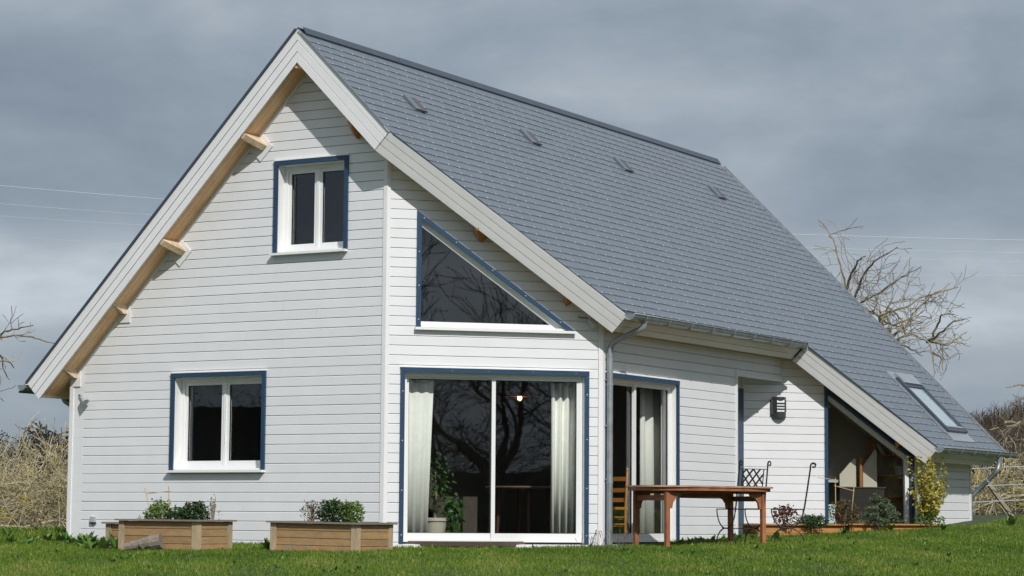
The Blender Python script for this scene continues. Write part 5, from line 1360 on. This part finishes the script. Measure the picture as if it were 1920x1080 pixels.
# power lines
def wire(label, P, dep, r_):
    pts = []
    (xa, ya), (xb, yb), (xc, yc) = P
    for i in range(40):
        t = i/39; px = -500+t*2900
        py = ya*(px-xb)*(px-xc)/((xa-xb)*(xa-xc))+yb*(px-xa)*(px-xc)/((xb-xa)*(xb-xc))+yc*(px-xa)*(px-xb)/((xc-xa)*(xc-xb))
        pts.append(pix(px, py, dep))
    o_ = pts[0].copy(); q = MB(); q.tube([p-o_ for p in pts], r_, 5); o = q.build('power_line', WIRE); o.location = o_; tag(o, label, 'power line', 'power lines crossing the sky behind the house')
wire('topmost and brightest power line behind the house', ((0, 348), (300, 373), (1850, 449)), 112, .013)
wire('second power line from the top', ((0, 382), (280, 403), (1920, 474)), 114, .009)
wire('third power line from the top', ((0, 405), (250, 421), (1920, 491)), 116, .0075)
wire('lowest and faintest power line', ((0, 441), (230, 458), (1920, 517)), 118, .006)
# trees across the garden, mirrored in the window panes
gm = 'tall bare trees opposite the house, mirrored in the panes'
for i, (a_, dist, h, rd_, sd_) in enumerate(((-31.5, 34, 14, .30, 3), (-26, 40, 13, .25, 9), (-36.5, 37, 13, .22, 15), (-20.5, 46, 14, .26, 19), (-42, 46, 13, .24, 33))):
    a = math.radians(a_); x, y = 1.2+dist*math.cos(a), 1.0+dist*math.sin(a)
    bare_tree('tall_bare_tree', ['thick trunked bare tree mirrored in the big sliding door', 'bare tree mirrored at the left of the big sliding door', 'bare tree mirrored beside the thick trunk', 'far bare tree mirrored in the triangular window', 'far bare tree opposite the house by the hedge'][i], (x, y, g1(x, y)-.2), h, rd_, sd_, BARKD, 5, (5, 4, 4, 4, 3, 0), 1.0, .12, .13, (0, 0, 1), .34, gm, minr=.010)
HEDGE = island_mat('hedge_leaf', [(.012, .02, .008), (.03, .045, .015), (.05, .07, .02)], .9, .1)
def hedge(label, P0, P1, h, w_, n, seed):
    rg = random.Random(seed); P0 = Vector(P0); P1 = Vector(P1); t = empty('hedge', (P0.x, P0.y, g1(P0.x, P0.y))); tag(t, label, 'hedge')
    v = []; f = []; r_ = []
    d = P1-P0
    for i in range(n):
        s_ = rg.random(); hh = h*(1+.18*math.sin(s_*23)+.1*math.sin(s_*61)); c = Vector((d.x*s_, d.y*s_, rg.uniform(0, 1)**1.15*hh)); c.x += rg.gauss(0, w_*.3); c.y += rg.gauss(0, w_*.3)
        c.z += g1(P0.x+c.x, P0.y+c.y)-t.location.z if i % 40 == 0 else 0
        v2, f2, r3 = leaves(1, c, (.05, .05, .05), .26, .30, 0, None, rg); b = len(v); v += v2; f += [tuple(b+k for k in g) for g in f2]; r_ += r3
    q = MB(); q.add(v, f); o = q.build('foliage', HEDGE, t, rnd=r_)
    q = MB(); a = P0-P0; L_ = d.length; nrm = Vector((-d.y, d.x))/L_*w_*.3
    q.prism([(nrm.x, nrm.y, -2.5), (d.x+nrm.x, d.y+nrm.y, -2.5), (d.x+nrm.x, d.y+nrm.y, h*.66), (nrm.x, nrm.y, h*.66)], (-2*nrm.x, -2*nrm.y, 0)); q.build('inner_branches', BARKD, t)
hedge('dark hedge opposite the big sliding door, mirrored in its panes', (46, -4), (30, -36), 3.7, 1.6, 26000, 4)
hedge('tall dark evergreen screen opposite the low wing, mirrored in the sloping window', (52, 6), (41, -11), 7.0, 1.6, 14000, 14)  # added out of view to keep bright sky out of the sloping pane
hedge('dark hedge opposite the gable, mirrored in the lower window', (-10, -44), (-44, -30), 9.0, 2.0, 34000, 6)
for i, (x, y, h) in enumerate(((-19, -36, 10), (-26, -33, 11), (-33, -31, 9.5), (-23, -38, 9))):
    bare_tree('tall_bare_tree', ['bare tree opposite the gable, mirrored in the left pane', 'tallest bare tree opposite the gable', 'bare tree at the far end opposite the gable', 'short bare tree close to the hedge opposite the gable'][i], (x, y, g1(x, y)-.2), h, .22, 60+i, BARKD, 5, (5, 4, 4, 4, 3, 0), 1.0, .12, .13, (0, 0, 1), .30, gm, minr=.014)
hedge('dark hedge along the near side of the garden', (26, -44), (-10, -46), 4.5, 2.0, 5000, 8)
hedge('dark hedge at the far right of the garden, mirrored in the side door', (6, 38), (34, 8), 5.5, 2.0, 9000, 12)
